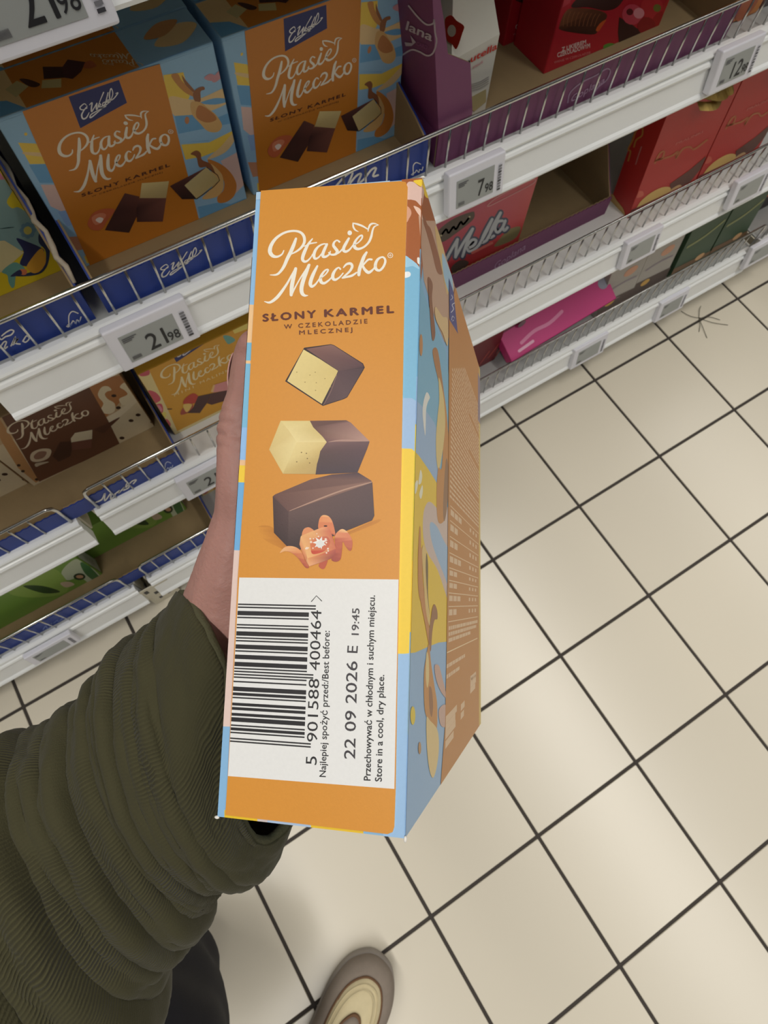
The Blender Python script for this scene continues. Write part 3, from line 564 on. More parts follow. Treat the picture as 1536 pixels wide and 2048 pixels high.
# brown cartons, third shelf
def brown_front(A, x1=.1564, h=.13345):
    A.clip = (.0006, .0006, x1 - .0006, h - .0006); z = lambda: A.z(3.339, 0, 780); A.uv(0.7168); A.poly([(.001, .001), (x1 - .001, .001), (x1 - .001, h - .001), (.001, h - .001)], (214, 196, 164)); z(); P = A.poly
    P([(-60, 200), (-10, 180), (260, 605), (240, 620), (120, 520), (20, 360)], (190, 140, 90))
    for x, y in ((125, 503), (153, 542), (245, 597)): A.disc(x, y, 13, (58, 34, 22), 9)
    P([(560, -60), (960, -120), (1050, 30), (820, 60), (700, 190), (690, 200)], (184, 124, 74)); P([(820, 60), (1060, 60), (1110, 200), (800, 360), (705, 262), (780, 180)], (222, 206, 172)); 
    P([(655, 20), (680, -20), (720, -25), (745, 0), (715, 10), (700, 30), (720, 60), (765, 90), (765, 140), (720, 160), (670, 140), (690, 90), (660, 50)], (232, 218, 186), True); P([(795, 60), (850, 30), (830, 0), (800, -20), (830, -50), (890, -50), (905, -10), (900, 60), (860, 95), (820, 100)], (232, 218, 186), True)
    P([(700, 190), (800, 130), (900, 60), (960, 40), (880, 110), (800, 180), (760, 210), (700, 215)], (234, 220, 190), True)
    for x, y in ((760, 38), (922, 166), (875, 204), (814, 320), (790, 118), (1020, 212), (968, 96)): A.disc(x, y, 17, (56, 32, 22), 10)
    P([(-60, 60), (560, -80), (720, 200), (800, 362), (262, 612)], (106, 66, 46)); P([(-120, -60), (0, -100), (560, -220), (580, -60), (-60, 80)], (106, 66, 46)); 
    Q = affine(LSRC, ((55, 285), (478, 78), (140, 392))); M0 = A.M; A.M = lambda x, y: M0(*Q(x, y)); logo(A, (232, 216, 190), False, 1.0); A.M = M0
    P([(200, 450), (215, 415), (270, 392), (330, 392), (342, 415), (320, 455), (260, 478), (215, 475)], (216, 196, 166), True); P([(225, 440), (260, 410), (310, 412), (290, 450), (240, 462)], (150, 112, 92), True); P([(235, 490), (300, 478), (325, 480), (270, 500), (240, 512)], (206, 188, 160), True)
    P([(350, 440), (400, 345), (490, 340), (470, 440), (390, 478)], (76, 44, 34)); P([(475, 345), (615, 322), (608, 385), (480, 400)], (122, 76, 62)); P([(472, 322), (500, 285), (616, 264), (614, 325), (475, 348)], (226, 212, 180)); P([(630, 262), (700, 230), (800, 180), (740, 240), (690, 285)], (92, 56, 42), True)
t3 = thing('chocolate_carton', 'brown chocolate carton with white swans and coffee beans beside the yellow carton', 'chocolate box', (-.6645, .1155, zL + .0021), 'brown cartons in the long blue tray')
card_box('carton_body', (-.7427, .1164, zL + .0021), (-.5863, .1589, zL + .1360), (200, 170, 130), t3)
A = Art(Face((-.7427, .1163, zL + .0021), (1, 0, 0), (0, 0, 1), .00002)); brown_front(A); A.build('front_print', t3)
copy_tree(t3, dx=-.160, dy=.0068, label='brown chocolate carton cut off by the left edge of the photo, third shelf')
# yellow raspberry carton
t = thing('chocolate_carton', 'mustard yellow chocolate carton with raspberries, left of the held thumb', 'chocolate box', (-.4826, .0934, zL))
card_box('carton_body', (-.5702, .0934, zL), (-.4104, .1359, zL + .1343), (222, 168, 52), t)
A = Art(Face((-.5702, .0934, zL), (1, 0, 0), (0, 0, 1), .00002)); A.clip = (.0005, .0005, .1593, .1338); A.uv(0.85).poly([(.0, .0), (.187, .0), (.187, .157), (.0, .157)], (232, 212, 150)); A.z(6.982, 280, 600); P = A.poly
for q in ([(0, 960), (110, 930), (130, 1040), (0, 1060)], [(110, 1270), (220, 1290), (290, 1390), (190, 1450), (150, 1420)], [(190, 1480), (300, 1450), (320, 1560), (250, 1590)], [(310, 1740), (370, 1660), (430, 1740), (370, 1800)]): P(q, (206, 84, 100), True)
P([(200, 1500), (270, 1470), (310, 1540), (240, 1590)], (222, 140, 160), True); P([(270, 1640), (330, 1560), (370, 1600), (310, 1690)], (232, 216, 110), True)
P([(90, 900), (300, -80), (1500, -380), (1500, 1350), (1170, 1510), (520, 1830), (420, 1600)], (222, 160, 40)); P([(1250, 280), (1480, 150), (1560, 120), (1560, 380), (1320, 470), (1290, 420)], (236, 214, 110)); A.disc(1470, 210, 60, (206, 84, 60)); A.disc(1310, 360, 44, (216, 130, 50))
P([(1160, 500), (1250, 500), (1330, 560), (1240, 615), (1200, 580)], (110, 170, 160), True); P([(330, 560), (870, 440), (925, 590), (508, 868)], NAVY)
Q = affine(SSRC, ((330, 640), (870, 440), (508, 868))); M0 = A.M; A.M = lambda x, y: M0(*Q(x, y)); script(A, (236, 232, 234), 1.1)
Q = affine(LSRC, ((300, 1075), (1105, 625), (440, 1320))); A.M = lambda x, y: M0(*Q(x, y)); logo(A, (244, 226, 178), False, 1.0); A.M = M0
A.text('MINI', (480, 1345), (750, 1225), (-10, -34), (240, 214, 150), .01, 1.5); A.text('MALINKA', (840, 1170), (1330, 950), (-10, -34), (240, 214, 150), .01, 1.3)
P([(600, 1440), (640, 1360), (740, 1300), (810, 1340), (800, 1420), (690, 1450)], (196, 66, 50), True); P([(570, 1600), (600, 1500), (720, 1440), (730, 1540)], (176, 80, 60), True); P([(600, 1460), (720, 1450), (690, 1530), (640, 1560)], (236, 200, 110), True)
P([(810, 1340), (1000, 1300), (930, 1440), (835, 1575), (660, 1575), (740, 1500)], (78, 44, 42)); P([(1000, 1300), (1300, 1240), (1300, 1370), (1000, 1460), (935, 1440)], (86, 46, 46)); P([(1040, 1180), (1330, 1090), (1330, 1240), (1010, 1290)], (226, 150, 150)); P([(985, 1280), (1020, 1180), (1045, 1180), (1020, 1285)], (240, 196, 130))
A.stroke([(385, 1520), (440, 1518)], 14, (90, 54, 24)); A.build('front_print', t)
# green cartons, lowest shelf
t = thing('chocolate_carton', 'green carton with a white barcode side, left of the shelf joint on the lowest shelf', 'chocolate box', (-.8803, .0915, zB + .0026), 'green cartons in the low blue tray')
GR = (120, 160, 66)
card_box('carton_body', (-.9856, .0935, zB + .0026), (-.7791, .1224, zB + .1012), GR, t)
A = Art(Face((-.9856, .0934, zB + .0026), (1, 0, 0), (0, 0, 1), .00003)).z(3.491, 0, 1000); P = A.poly; A.clip = (.0006, .0006, .2055, .0981)
P([(430, 500), (520, 415), (600, 440), (720, 560), (650, 600), (560, 540), (470, 560)], (196, 206, 176), True); P([(560, 440), (610, 450), (700, 540), (740, 570), (690, 580), (600, 520)], (70, 120, 70), True); A.disc(555, 535, 42, (40, 62, 36), 24); A.disc(556, 535, 26, (206, 160, 120), 12)
P([(60, 640), (200, 520), (380, 480), (480, 600), (420, 660), (200, 680)], (146, 178, 84), True); P([(160, 600), (300, 600), (420, 640), (300, 650)], (50, 78, 40), True); P([(420, 580), (480, 570), (520, 590), (460, 610)], (214, 190, 160), True); A.build('front_print', t)
A = Art(Face((-.7790, .0935, zB + .0026), (0, 1, 0), (0, 0, 1), .00003)).uv(1.0326); A.poly([(.003, .004), (.026, .004), (.026, .09), (.003, .08)], (196, 198, 196))
for k in range(9): A.poly([(.008, .02 + .004 * k), (.018, .02 + .004 * k), (.018, .0215 + .004 * k), (.008, .0215 + .004 * k)], (120, 124, 128), step=0)
A.build('barcode_label', t)
copy_tree(t, dx=.161, dy=.0305, label='green carton with a nut picture right of the shelf joint, beside the palm')
# carton with raspberry print standing in the dark behind the wrist
t = thing('chocolate_carton', 'sliver of a pink and yellow carton beside the wrist on the lowest shelf', 'chocolate box', (-.4982, .1142, zB))
card_box('carton_body', (-.5860, .1328, zB), (-.3950, .1658, zB + .1136), (228, 160, 50), t)
A = Art(Face((-.5860, .1327, zB), (1, 0, 0), (0, 0, 1), .00003)).uv(1.0326); A.poly([(0, 0), (.02, 0), (.014, .11), (0, .11)], (232, 200, 130))
for k in range(5): A.disc(.007 + .003 * (k % 2), .012 + .022 * k, .006, (214, 96, 120), .008)
A.build('front_print', t)
# ------------------------------------------------------------------ red cherry carton and pouch, upper purple tray
RED = (186, 30, 48)
zt = zU + .0018
t = thing('chocolate_carton', 'crimson chocolate carton printed with chocolates and cherries in the upper purple tray', 'chocolate box', (-.0064, .1073, zt))
card_box('carton_body', (-.0723, .1073, zt), (.0832, .1597, zt + .1362), RED, t)
A = Art(Face((-.0723, .1073, zt), (1, 0, 0), (0, 0, 1), .00003)).z(3.84, 1030, 0); P = A.poly; A.clip = (.0004, .0004, .1548, .1348)
A.text('Z LIKIEREM', (360, 395), (545, 335), (0, -32), (236, 220, 214), .02); A.text('CZEKOLADOWYM', (325, 440), (575, 365), (0, -36), (236, 220, 214), .02); A.text('WISNIE W CZEKOLADZIE', (300, 488), (580, 410), (0, -18), (220, 140, 140), .0)
P([(340, 200), (380, 100), (440, 62), (600, 70), (700, 105), (690, 160), (640, 210), (610, 262), (450, 250), (350, 228)], [(120, 70, 44), (130, 80, 50), (110, 62, 40), (96, 54, 36), (88, 48, 34), (80, 40, 30), (70, 34, 26), (60, 28, 22), (64, 32, 24), (84, 44, 30)], True)
for k in range(9): A.stroke([(395 + 32 * k, 85 + 3 * k), (375 + 32 * k, 140), (370 + 30 * k, 200)], 5, (146, 92, 60), 3, step=.01)
P([(620, 230), (650, 180), (700, 150), (660, 215), (640, 240)], (210, 90, 40), True); P([(430, 50), (560, -60), (840, -80), (800, 40), (700, 80), (560, 55)], (64, 34, 32), True)
P([(680, 350), (730, 330), (785, 345), (790, 370), (740, 395), (690, 395)], (96, 150, 60), True); P([(800, 130), (900, 190), (980, 250), (1010, 330), (900, 350), (800, 350), (790, 250)], (56, 24, 26)); 
for x, y, r, c in ((900, 110, 80, (206, 70, 90)), (1050, 60, 90, (196, 44, 54)), (1150, 180, 100, (170, 30, 36)), (1010, 200, 70, (150, 26, 34)), (1220, 70, 90, (186, 40, 44)), (950, 100, 42, (232, 150, 160)), (1165, 140, 22, (226, 150, 150)), (880, 90, 26, (96, 20, 30)), (1090, 60, 30, (120, 120, 50))): A.disc(x, y, r, c)
P([(250, 0), (440, -60), (420, 20), (270, 120)], (200, 60, 74)); A.build('front_print', t)
copy_tree(t, dx=-.0115, dy=.0545, label='crimson chocolate carton standing behind the cherry carton, upper purple tray')
# white pouch
t = thing('snack_pouch', 'white folded-top carton pouch with red lettering, standing in the upper purple tray', 'pouch', (-.1784, .0930, zt))
x0, x1, y0, y1, h0, h1 = -.2054, -.1559, .093, .1417, zt + .0702, zt + .109
vs = [(x0, y0, zt), (x1, y0, zt), (x1, y1, zt), (x0, y1, zt), (x0, y0, h0 - .006), (x1 + .001, y0 + .001, h0), (x1 + .001, y1, h0), (x0, y1, h0 - .004), (x0 + .009, y0 + .0215, h1), (x1 - .004, y0 + .023, h1), (x1 - .004, y0 + .026, h1), (x0 + .009, y0 + .0245, h1), (x0 + .009, y0 + .0215, h1 + .021), (x1 - .004, y0 + .023, h1 + .021), (x1 - .004, y0 + .026, h1 + .021), (x0 + .009, y0 + .0245, h1 + .021)]
fs = [(0, 1, 5, 4), (1, 2, 6, 5), (2, 3, 7, 6), (3, 0, 4, 7), (4, 5, 9, 8), (5, 6, 10, 9), (6, 7, 11, 10), (7, 4, 8, 11), (8, 9, 13, 12), (9, 10, 14, 13), (10, 11, 15, 14), (11, 8, 12, 15), (12, 13, 14, 15), (3, 2, 1, 0)]
rawmesh('pouch_body', vs, fs, mat('white_card', (226, 224, 214), .45), t)
A = Art(Face((x0, y0 - .0002, zt), (1, 0, 0), (0, 0, 1), .00005)).z(5.12, 800, 0)
A.text('utella', (722, 640), (990, 500), (14, -74), (206, 48, 36), .02); A.text('n', (660, 668), (712, 645), (14, -50), (40, 30, 28), .03); A.text('snack', (740, 705), (850, 640), (8, -34), (214, 150, 160), .02)
for k in range(4): A.stroke([(735, 860 + 22 * k), (820, 835 + 22 * k), (905, 785 + 22 * k)], 10 - k, (176, 172, 168), 3)
A.poly([(730, 990), (880, 910), (880, 1040), (760, 1140), (735, 1120)], (190, 176, 130)); A.build('front_print', t)
# red drop on the slanted left side
A = Art(Face((x0 - .0003, y1, zt), (0, -1, 0), (0, 0, 1), .00005)).z(5.12, 800, 0)
A.poly([(460, 200), (500, 160), (540, 165), (580, 210), (655, 265), (640, 340), (580, 500), (530, 450), (480, 410), (465, 300)], (206, 50, 36), True); A.disc(530, 315, 44, (232, 220, 206), 62); A.build('side_print', t)
# ------------------------------------------------------------------ pink red carton, lower purple tray
t = thing('chocolate_carton', 'pink red chocolate carton with silver script lettering in the lower purple tray', 'chocolate box', (-.1086, .1172, zL + .0021))
card_box('carton_body', (-.1894, .1172, zL + .0021), (-.0211, .1597, zL + .1573), (206, 92, 96), t)
A = Art(Face((-.1894, .1172, zL + .0021), (1, 0, 0), (0, 0, 1), .00003)).z(4.042, 860, 320); P = A.poly; A.clip = (.0005, .0005, .1678, .1546)
P([(-100, 480), (160, 450), (600, 260), (890, 100), (740, 640), (560, 760), (100, 940), (-200, 1000)], [(186, 80, 110), (190, 84, 112), (206, 96, 110), (214, 104, 104), (210, 80, 76), (200, 60, 56), (186, 44, 44), (180, 60, 80)]); P([(60, 580), (180, 480), (330, 420), (360, 430), (340, 490), (200, 600), (110, 660), (70, 650)], (92, 78, 66), True)
A.stroke([(90, 610), (130, 560), (150, 590), (190, 540), (210, 560), (250, 500), (270, 520), (320, 460)], 16, (196, 186, 150)); P([(520, 700), (560, 640), (640, 560), (730, 540), (700, 620), (620, 670)], (150, 140, 100), True)
for w, c in ((52, (86, 88, 108)), (22, (196, 200, 204))):
    A.l += 1
    for q in ([(132, 800), (175, 720), (222, 640)], [(222, 640), (212, 710), (205, 785)], [(205, 785), (262, 680), (345, 555)], [(345, 555), (300, 660), (262, 780)], [(300, 715), (352, 690), (372, 650), (340, 645), (305, 690), (310, 735), (352, 725), (392, 690)], [(392, 690), (450, 590), (502, 478)], [(502, 478), (440, 590), (415, 665), (455, 650)], [(455, 650), (520, 530), (570, 425)], [(570, 425), (505, 540), (480, 625), (515, 612)], [(585, 490), (545, 500), (525, 550), (545, 585), (585, 545), (608, 490)], [(608, 490), (590, 540), (600, 570), (625, 545)]): A.stroke(q, w, c, 5, step=.12)
P([(170, 870), (240, 810), (310, 820), (290, 860), (200, 920)], (96, 80, 72), True); A.stroke([(340, 750), (420, 710), (500, 670)], 20, (222, 120, 110), 3); A.stroke([(470, 360), (560, 290), (820, 160), (830, 190), (600, 310), (480, 370)], 8, (220, 150, 150), 4, closed=True); A.build('front_print', t)
# ------------------------------------------------------------------ red gift boxes with gold bows (leaning back a little)
GOLD = mat('gold_ribbon', (176, 150, 84), .35, .7, nscale=80)
def gift_box(x0, x1, y0, depth, z, h, lean, col, dark, label, group, art=None, bow=True):
    t = thing('gift_box', label, 'gift box', ((x0 + x1) / 2, y0, z), group)
    vs = [(x0, y0, z), (x1, y0, z), (x1, y0 + depth, z), (x0, y0 + depth, z), (x0, y0 + lean, z + h), (x1, y0 + lean, z + h), (x1, y0 + depth + lean, z + h), (x0, y0 + depth + lean, z + h)]
    o = rawmesh('box_body', vs, [(0, 1, 5, 4), (1, 2, 6, 5), (2, 3, 7, 6), (3, 0, 4, 7), (4, 5, 6, 7), (3, 2, 1, 0)], PRINT, t)
    a = o.data.color_attributes.new('Col', 'FLOAT_COLOR', 'POINT'); a.data.foreach_set('color', list(lin(col)) * 8)
    n = Vector((0, -h, lean)).normalized()
    A = Art(Face(Vector((x0, y0, z)) + n * .0003, (1, 0, 0), (0, lean, h), .00004))
    if art: art(A); A.build('front_print', t)
    if bow:
        bx, by, bz = x0 + .048, y0 + lean - .008, z + h * .93
        for dx, dz, ang, L in ((0, 0, .1, .038), (.005, .012, -.15, .042), (.030, .010, .9, .024), (-.005, .017, .4, .026)):
            c, s_ = math.cos(ang), math.sin(ang); p = []
            for k in range(9):
                u = k / 8; p.append((bx + dx + L * u * c, by - .010 * math.sin(math.pi * u), bz + dz + L * u * s_ * .4))
            vs = []; w = .005
            for q in p: vs += [(q[0], q[1] + w, q[2] + .003), (q[0], q[1] - w, q[2] - .003)]
            o = rawmesh('ribbon_loop', vs, [(2 * k, 2 * k + 1, 2 * k + 3, 2 * k + 2) for k in range(8)], GOLD, t); o.modifiers.new('s', 'SOLIDIFY').thickness = .0006
    return t
def red_art(A):
    A.z(4.315, 1180, 150); P = A.poly; A.clip = (.0005, .0005, .1305, .160)
    for q in ([(560, 760), (600, 680), (640, 660), (620, 720), (560, 740), (700, 700), (760, 660), (740, 720), (800, 640), (860, 620), (900, 640), (1010, 560)],): A.stroke(q, 16, (176, 96, 50), 5)
    A.text('PRALINKI', (740, 605), (970, 500), (6, -22), (206, 110, 100), .01)
    P([(690, 940), (860, 820), (1000, 700), (980, 780), (840, 950), (700, 1060)], (96, 50, 36)); P([(400, 1180), (430, 1100), (520, 1020), (620, 970), (690, 970), (690, 1010), (640, 1060), (540, 1130)], (214, 176, 100), True); P([(690, 1000), (760, 950), (790, 960), (760, 1020), (700, 1060)], (200, 160, 110), True)
    P([(330, 1240), (400, 1180), (640, 1070), (800, 960), (850, 950), (820, 1040), (330, 1300)], (90, 36, 30)); P([(430, 1180), (560, 1140), (660, 1100), (600, 1190), (520, 1220)], (190, 150, 90), True); P([(390, 1010), (450, 1000), (460, 1040), (400, 1060)], (200, 90, 70), True)
    A.uv(0.85); A.poly([(0, .0), (.163, .0), (.163, .012), (0, .016)], (80, 30, 30))
g = gift_box(.156, .287, .077, .040, zL, .160, .018, (182, 40, 34), None, 'red gift box with gold bow and almond print, nearest the purple tray', 'red gift boxes on the third shelf', red_art)
A = Art(Face((.1557, .117, zL), (0, -1, 0), (0, 0, 1), .0001)).z(4.315, 1180, 150)
A.poly([(165, 1030), (200, 1030), (230, 1080), (290, 1160), (300, 1230), (270, 1230), (200, 1150), (170, 1100)], (206, 168, 100), True); A.stroke([(330, 740), (350, 660), (330, 640), (370, 560), (400, 480), (450, 450), (450, 520), (400, 560), (380, 620)], 14, (190, 130, 60)); A.build('side_print', g); A = Art(Face((.1557, .117, zL), (0, -1, 0), (0, 0, 1), .0001)).z(4.315, 1180, 150); A.stroke([(395, 770), (420, 690), (445, 620)], 10, (190, 120, 110)); A.build('side_lettering', g)
copy_tree(g, dx=.1335, label='red gift box with gold bow and almond print, second one at the right edge')
# upper right beyond the purple tray
for i, (x0, x1, y0, c, lb) in enumerate(((.1477, .1957, .0715, (206, 130, 66), 'orange pack with a round nut picture just beyond the upper purple tray'), (.2014, .2444, .0737, (96, 88, 90), 'dark grey pack at the upper right corner of the photo'))):
    t = thing('snack_pack', lb, 'pack', ((x0 + x1) / 2, y0, zU)); card_box('pack_body', (x0, y0, zU), (x1, y0 + .057, zU + .107), c, t, .003)
    A = Art(Face((x0, y0 - .0002, zU), (1, 0, 0), (0, 0, 1), .00008)).uv(0.7168); w = (x1 - x0) / .7168
    A.disc(w * .5, .06, w * .35, (226, 160, 90) if i == 0 else (150, 140, 134)); A.disc(w * .45, .02, w * .3, (176, 96, 60) if i == 0 else (60, 54, 58)); A.poly([(0, .1), (w, .085), (w, .12), (0, .13)], (236, 190, 120) if i == 0 else (40, 36, 42)); A.build('front_print', t)
# ------------------------------------------------------------------ lowest shelf, right of the held box
# magenta carton lying on a slant over a dark red one
t = thing('chocolate_carton', 'dark red carton standing right behind the held box edge, lowest shelf', 'chocolate box', (-.0765, .100, zB))
card_box('carton_body', (-.1472, .100, zB), (-.006, .150, zB + .15), (116, 26, 34), t)
A = Art(Face((-.1472, .0998, zB), (1, 0, 0), (0, 0, 1), .00005)).uv(1.0326)
for k in range(5): A.stroke([(.10 + .018 * k, .01 + .01 * (k % 2)), (.115 + .018 * k, .04 + .008 * (k % 3))], .0035, (170, 70, 60), 3)
A.disc(.175, .075, .008, (130, 120, 124)); A.build('front_print', t)
t = thing('chocolate_carton', 'magenta carton with silver rosettes lying tilted on the lowest shelf', 'chocolate box', (.1213, .1142, zB + .0310))
rot = Matrix.Rotation(-.12, 3, 'Y') @ Matrix.Rotation(.55, 3, 'X'); bm = bmesh.new(); bm_box(bm, (-.115, -.055, 0), (.115, .05, .026), .0012, 2)
bmesh.ops.rotate(bm, matrix=rot, verts=bm.verts); bmesh.ops.translate(bm, vec=(.108, .122, zB + .060), verts=bm.verts); o = frombm('carton_body', bm, PRINT, t)
a = o.data.color_attributes.new('Col', 'FLOAT_COLOR', 'POINT'); a.data.foreach_set('color', list(lin((206, 56, 128))) * len(o.data.vertices))
ctr = Vector((.108, .122, zB + .060))
A = Art(Face(ctr + rot @ Vector((-.115, -.055, .0262)), rot @ Vector((1, 0, 0)), rot @ Vector((0, 1, 0)), .00006)).uv(1.0326)
A.poly([(0, .05), (.23, .05), (.23, .056), (0, .056)], (130, 18, 66)); A.stroke([(.03, .02), (.06, .026), (.09, .024), (.12, .03)], .006, (232, 140, 180), 4); A.disc(.21, .035, .010, (150, 150, 166)); A.stroke([(.02, .01), (.05, .012)], .005, (240, 180, 206), 3); A.build('top_print', t)
A = Art(Face(ctr + rot @ Vector((-.115, -.0552, 0)), rot @ Vector((1, 0, 0)), rot @ Vector((0, 0, 1)), .00006)).uv(1.0326); A.poly([(0, 0), (.23, 0), (.23, .026), (0, .026)], (196, 186, 184)); A.build('side_print', t)
def grey_art(A, w):
    A.uv(1.0326); A.poly([(.0, .0), (w, .0), (w, .03), (0, .036)], (90, 74, 66)); A.disc(w * .3, .025, .011, (216, 170, 84), .007); A.disc(w * .6, .085, .016, (214, 160, 130), .010); A.stroke([(w * .15, .06), (w * .5, .064), (w * .85, .062)], .004, (150, 138, 146), 4); A.stroke([(w * .2, .11), (w * .8, .112)], .004, (130, 124, 130), 3)
for k, (x0, x1, y0) in enumerate(((.214, .300, .076), (.304, .392, .078))):
    gift_box(x0, x1, y0, .04, zB, .165, .02, (176, 170, 162), None, ['pale grey carton with a nut print beside the tilted magenta carton', 'pale grey carton second from the magenta one, under the grey display tag'][k], 'pale grey cartons on the lowest shelf', lambda A, w=x1 - x0: grey_art(A, w), False)
def green_art(A, w):
    A.uv(1.0326); A.poly([(0, 0), (w, 0), (w, .02), (0, .025)], (120, 90, 60)); A.disc(w * .7, .02, .012, (214, 170, 120), .007); A.stroke([(w * .1, .07), (w * .5, .075), (w * .9, .09)], .006, (140, 146, 96), 4); A.poly([(0, .11), (w * .5, .118), (w, .115), (w, .15), (0, .15)], (92, 104, 92))
for k, (x0, x1) in enumerate(((.402, .500), (.505, .602))):
    gift_box(x0, x1, .074, .05, zB, .165, .02, (60, 84, 60), None, ['dark green gift box beside the grey cartons on the lowest shelf', 'dark green gift box at the right end of the lowest shelf'][k], 'dark green gift boxes on the lowest shelf', lambda A, w=x1 - x0: green_art(A, w), k == 0)
t = thing('snack_pack', 'bright orange pack beyond the right shelf joint, lowest shelf', 'pack', (.6893, .1142, zB)); card_box('pack_body', (.6428, .1142, zB), (.7409, .1761, zB + .1239), (222, 96, 40), t, .004)
A = Art(Face((.6428, .1139, zB), (1, 0, 0), (0, 0, 1), .00008)).uv(1.0326); A.poly([(0, 0), (.095, 0), (.095, .03), (0, .04)], (40, 32, 34)); A.disc(.04, .075, .018, (240, 190, 120)); A.build('front_print', t)
# ------------------------------------------------------------------ the carton held in the hand
NP = Vector((-.5243435, -.2593477, .8685021)); NN = Vector((-.3487183, -.0144058, .9371169)).normalized(); AWAY = -NN
def plane_px(u, v, P0, n): d = ray(u, v); return CC + d * ((P0 - CC).dot(n) / d.dot(n))
TL, TR, BRc, BL = [plane_px(u, v, NP, NN) for u, v in ((512, 384), (845, 355), (810, 1678), (434, 1634))]
RN = (TR - BRc).cross(AWAY).normalized()                     # plane of the receding side
if RN.dot(BL - BRc) > 0: RN = -RN
FTR, FBR = plane_px(959, 738, TR, RN), plane_px(961, 1448, TR, RN)
FTL, FBL = FTR + (TL - TR), FBR + (BL - BRc)
held = thing('chocolate_carton', 'orange and sky blue chocolate carton held up by the hand, barcode side towards the viewer', 'chocolate box', tuple(BL))
bm = bmesh.new(); V = [bm.verts.new(p) for p in (BL, BRc, TR, TL, FBL, FBR, FTR, FTL)]
for f in ((0, 1, 2, 3), (1, 5, 6, 2), (5, 4, 7, 6), (4, 0, 3, 7), (3, 2, 6, 7), (4, 5, 1, 0)): bm.faces.new([V[i] for i in f])
bmesh.ops.recalc_face_normals(bm, faces=bm.faces)
bmesh.ops.bevel(bm, geom=list(bm.edges), offset=.0007, segments=3, affect='EDGES', profile=.5)
body = frombm('carton_body', bm, PRINT_H, held)
a = body.data.color_attributes.new('Col', 'FLOAT_COLOR', 'POINT')
LBH = (146, 194, 232); a.data.foreach_set('color', list(lin(LBH)) * len(body.data.vertices))
for p in body.data.polygons: p.use_smooth = False
NF = Face(BL + NN * .00004, BRc - BL, TL - BL, .000012); RF = Face(BRc - RN * 0, AWAY, TR - BRc, .000012)
if RF.n.dot(BL - BRc) > 0: RF = Face(BRc, FBR - BRc, TR - BRc, .000012)
RF.O = RF.O + RF.n * .00004
EX0 = (BRc - BL).normalized(); NA = Art(NF); RA = Art(RF)
NA.quad([NF.px(*p) for p in ((512, 384), (845, 355), (810, 1678), (434, 1634))], .0002)
RA.quad([RF.px(*p) for p in ((845, 355), (959, 738), (961, 1448), (810, 1678))], .0003)
def both(sc, ox, oy, pts, col, smooth=False):
    NA.z(sc, ox, oy).poly(pts, col, smooth); RA.z(sc, ox, oy).poly(pts, col, smooth)
HY = (250, 212, 62); HPk = (232, 196, 182); HB = (172, 98, 52)
# left and bottom margins of the barcode side
for y0, y1, c in ((380, 610, (150, 196, 236)), (610, 686, (246, 204, 152)), (686, 722, (124, 190, 222)), (722, 728, (246, 204, 152)), (728, 856, (128, 192, 226)), (856, 921, (152, 196, 244)), (921, 932, (240, 196, 150)), (932, 966, HY), (966, 1102, (116, 180, 230)), (1102, 1455, (232, 206, 196)), (1455, 1640, (140, 188, 228))):
    NA.z(1, 0, 0).poly([(420, y0 - 3), (560, y0 + 1), (560, y1 + 1), (420, y1 - 3)], c)
for x0, x1, c in ((449, 515, (236, 198, 40)), (515, 535, (210, 198, 196)), (535, 622, (176, 198, 226)), (622, 727, (236, 196, 44)), (727, 815, (142, 186, 222))):
    NA.poly([(x0, 1620), (x1, 1620), (x1, 1720), (x0, 1720)], c)
NA.poly([(512, 370), (780, 340), (780, 380), (512, 400)], (176, 208, 236))
# the swirls that run over the fold
both(7.68, 780, 340, [(150, 60), (520, 60), (760, 700), (700, 800), (560, 800), (480, 1700), (230, 1700), (180, 120)], HB)
both(7.68, 780, 340, [(440, 700), (560, 780), (690, 780), (980, 1690), (1040, 2400), (840, 2650), (700, 2300), (520, 1700), (480, 1200)], (206, 168, 142))
both(7.68, 780, 340, [(262, 215), (350, 185), (440, 250), (520, 300), (505, 470), (480, 555), (400, 480), (330, 460), (255, 435)], HPk, True)
both(7.68, 780, 340, [(360, 175), (430, 155), (505, 165), (560, 330), (590, 430), (535, 400), (510, 280), (440, 240)], HY, True)
both(7.68, 780, 340, [(365, 555), (450, 590), (480, 640), (500, 760), (450, 700), (400, 630)], (244, 206, 184), True)
both(7.68, 780, 340, [(250, 570), (310, 600), (330, 670), (300, 740), (255, 800)], (224, 168, 138), True)
both(7.68, 780, 340, [(520, 700), (570, 830), (620, 900), (680, 1080), (790, 1480), (800, 1600), (720, 1560), (640, 1250), (560, 960), (510, 800)], (160, 102, 70), True)
both(7.68, 780, 340, [(690, 860), (760, 1000), (830, 1250), (860, 1500), (900, 1800), (870, 1900), (790, 1500), (720, 1150)], (226, 192, 128), True)
both(7.68, 780, 340, [(810, 1280), (900, 1500), (960, 1700), (960, 2000), (840, 1700), (800, 1420)], (168, 204, 228), True)
both(7.68, 780, 340, [(210, 1300), (280, 1340), (340, 1400), (410, 1440), (450, 1510), (480, 1700), (520, 1900), (700, 2400), (860, 2800), (1200, 6000), (0, 6000), (200, 1800)], (132, 192, 224))
both(7.68, 780, 340, [(235, 1330), (300, 1360), (370, 1410), (440, 1480), (450, 1530), (350, 1480), (235, 1490)], (166, 214, 240), True)
both(7.68, 780, 340, [(420, 1355), (450, 1350), (470, 1420), (460, 1455), (425, 1430)], (250, 240, 228), True)
NA.z(7.68, 780, 340).poly([(215, 1580), (290, 1565), (320, 1600), (305, 1640), (250, 1660), (215, 1650)], (246, 250, 252), True)
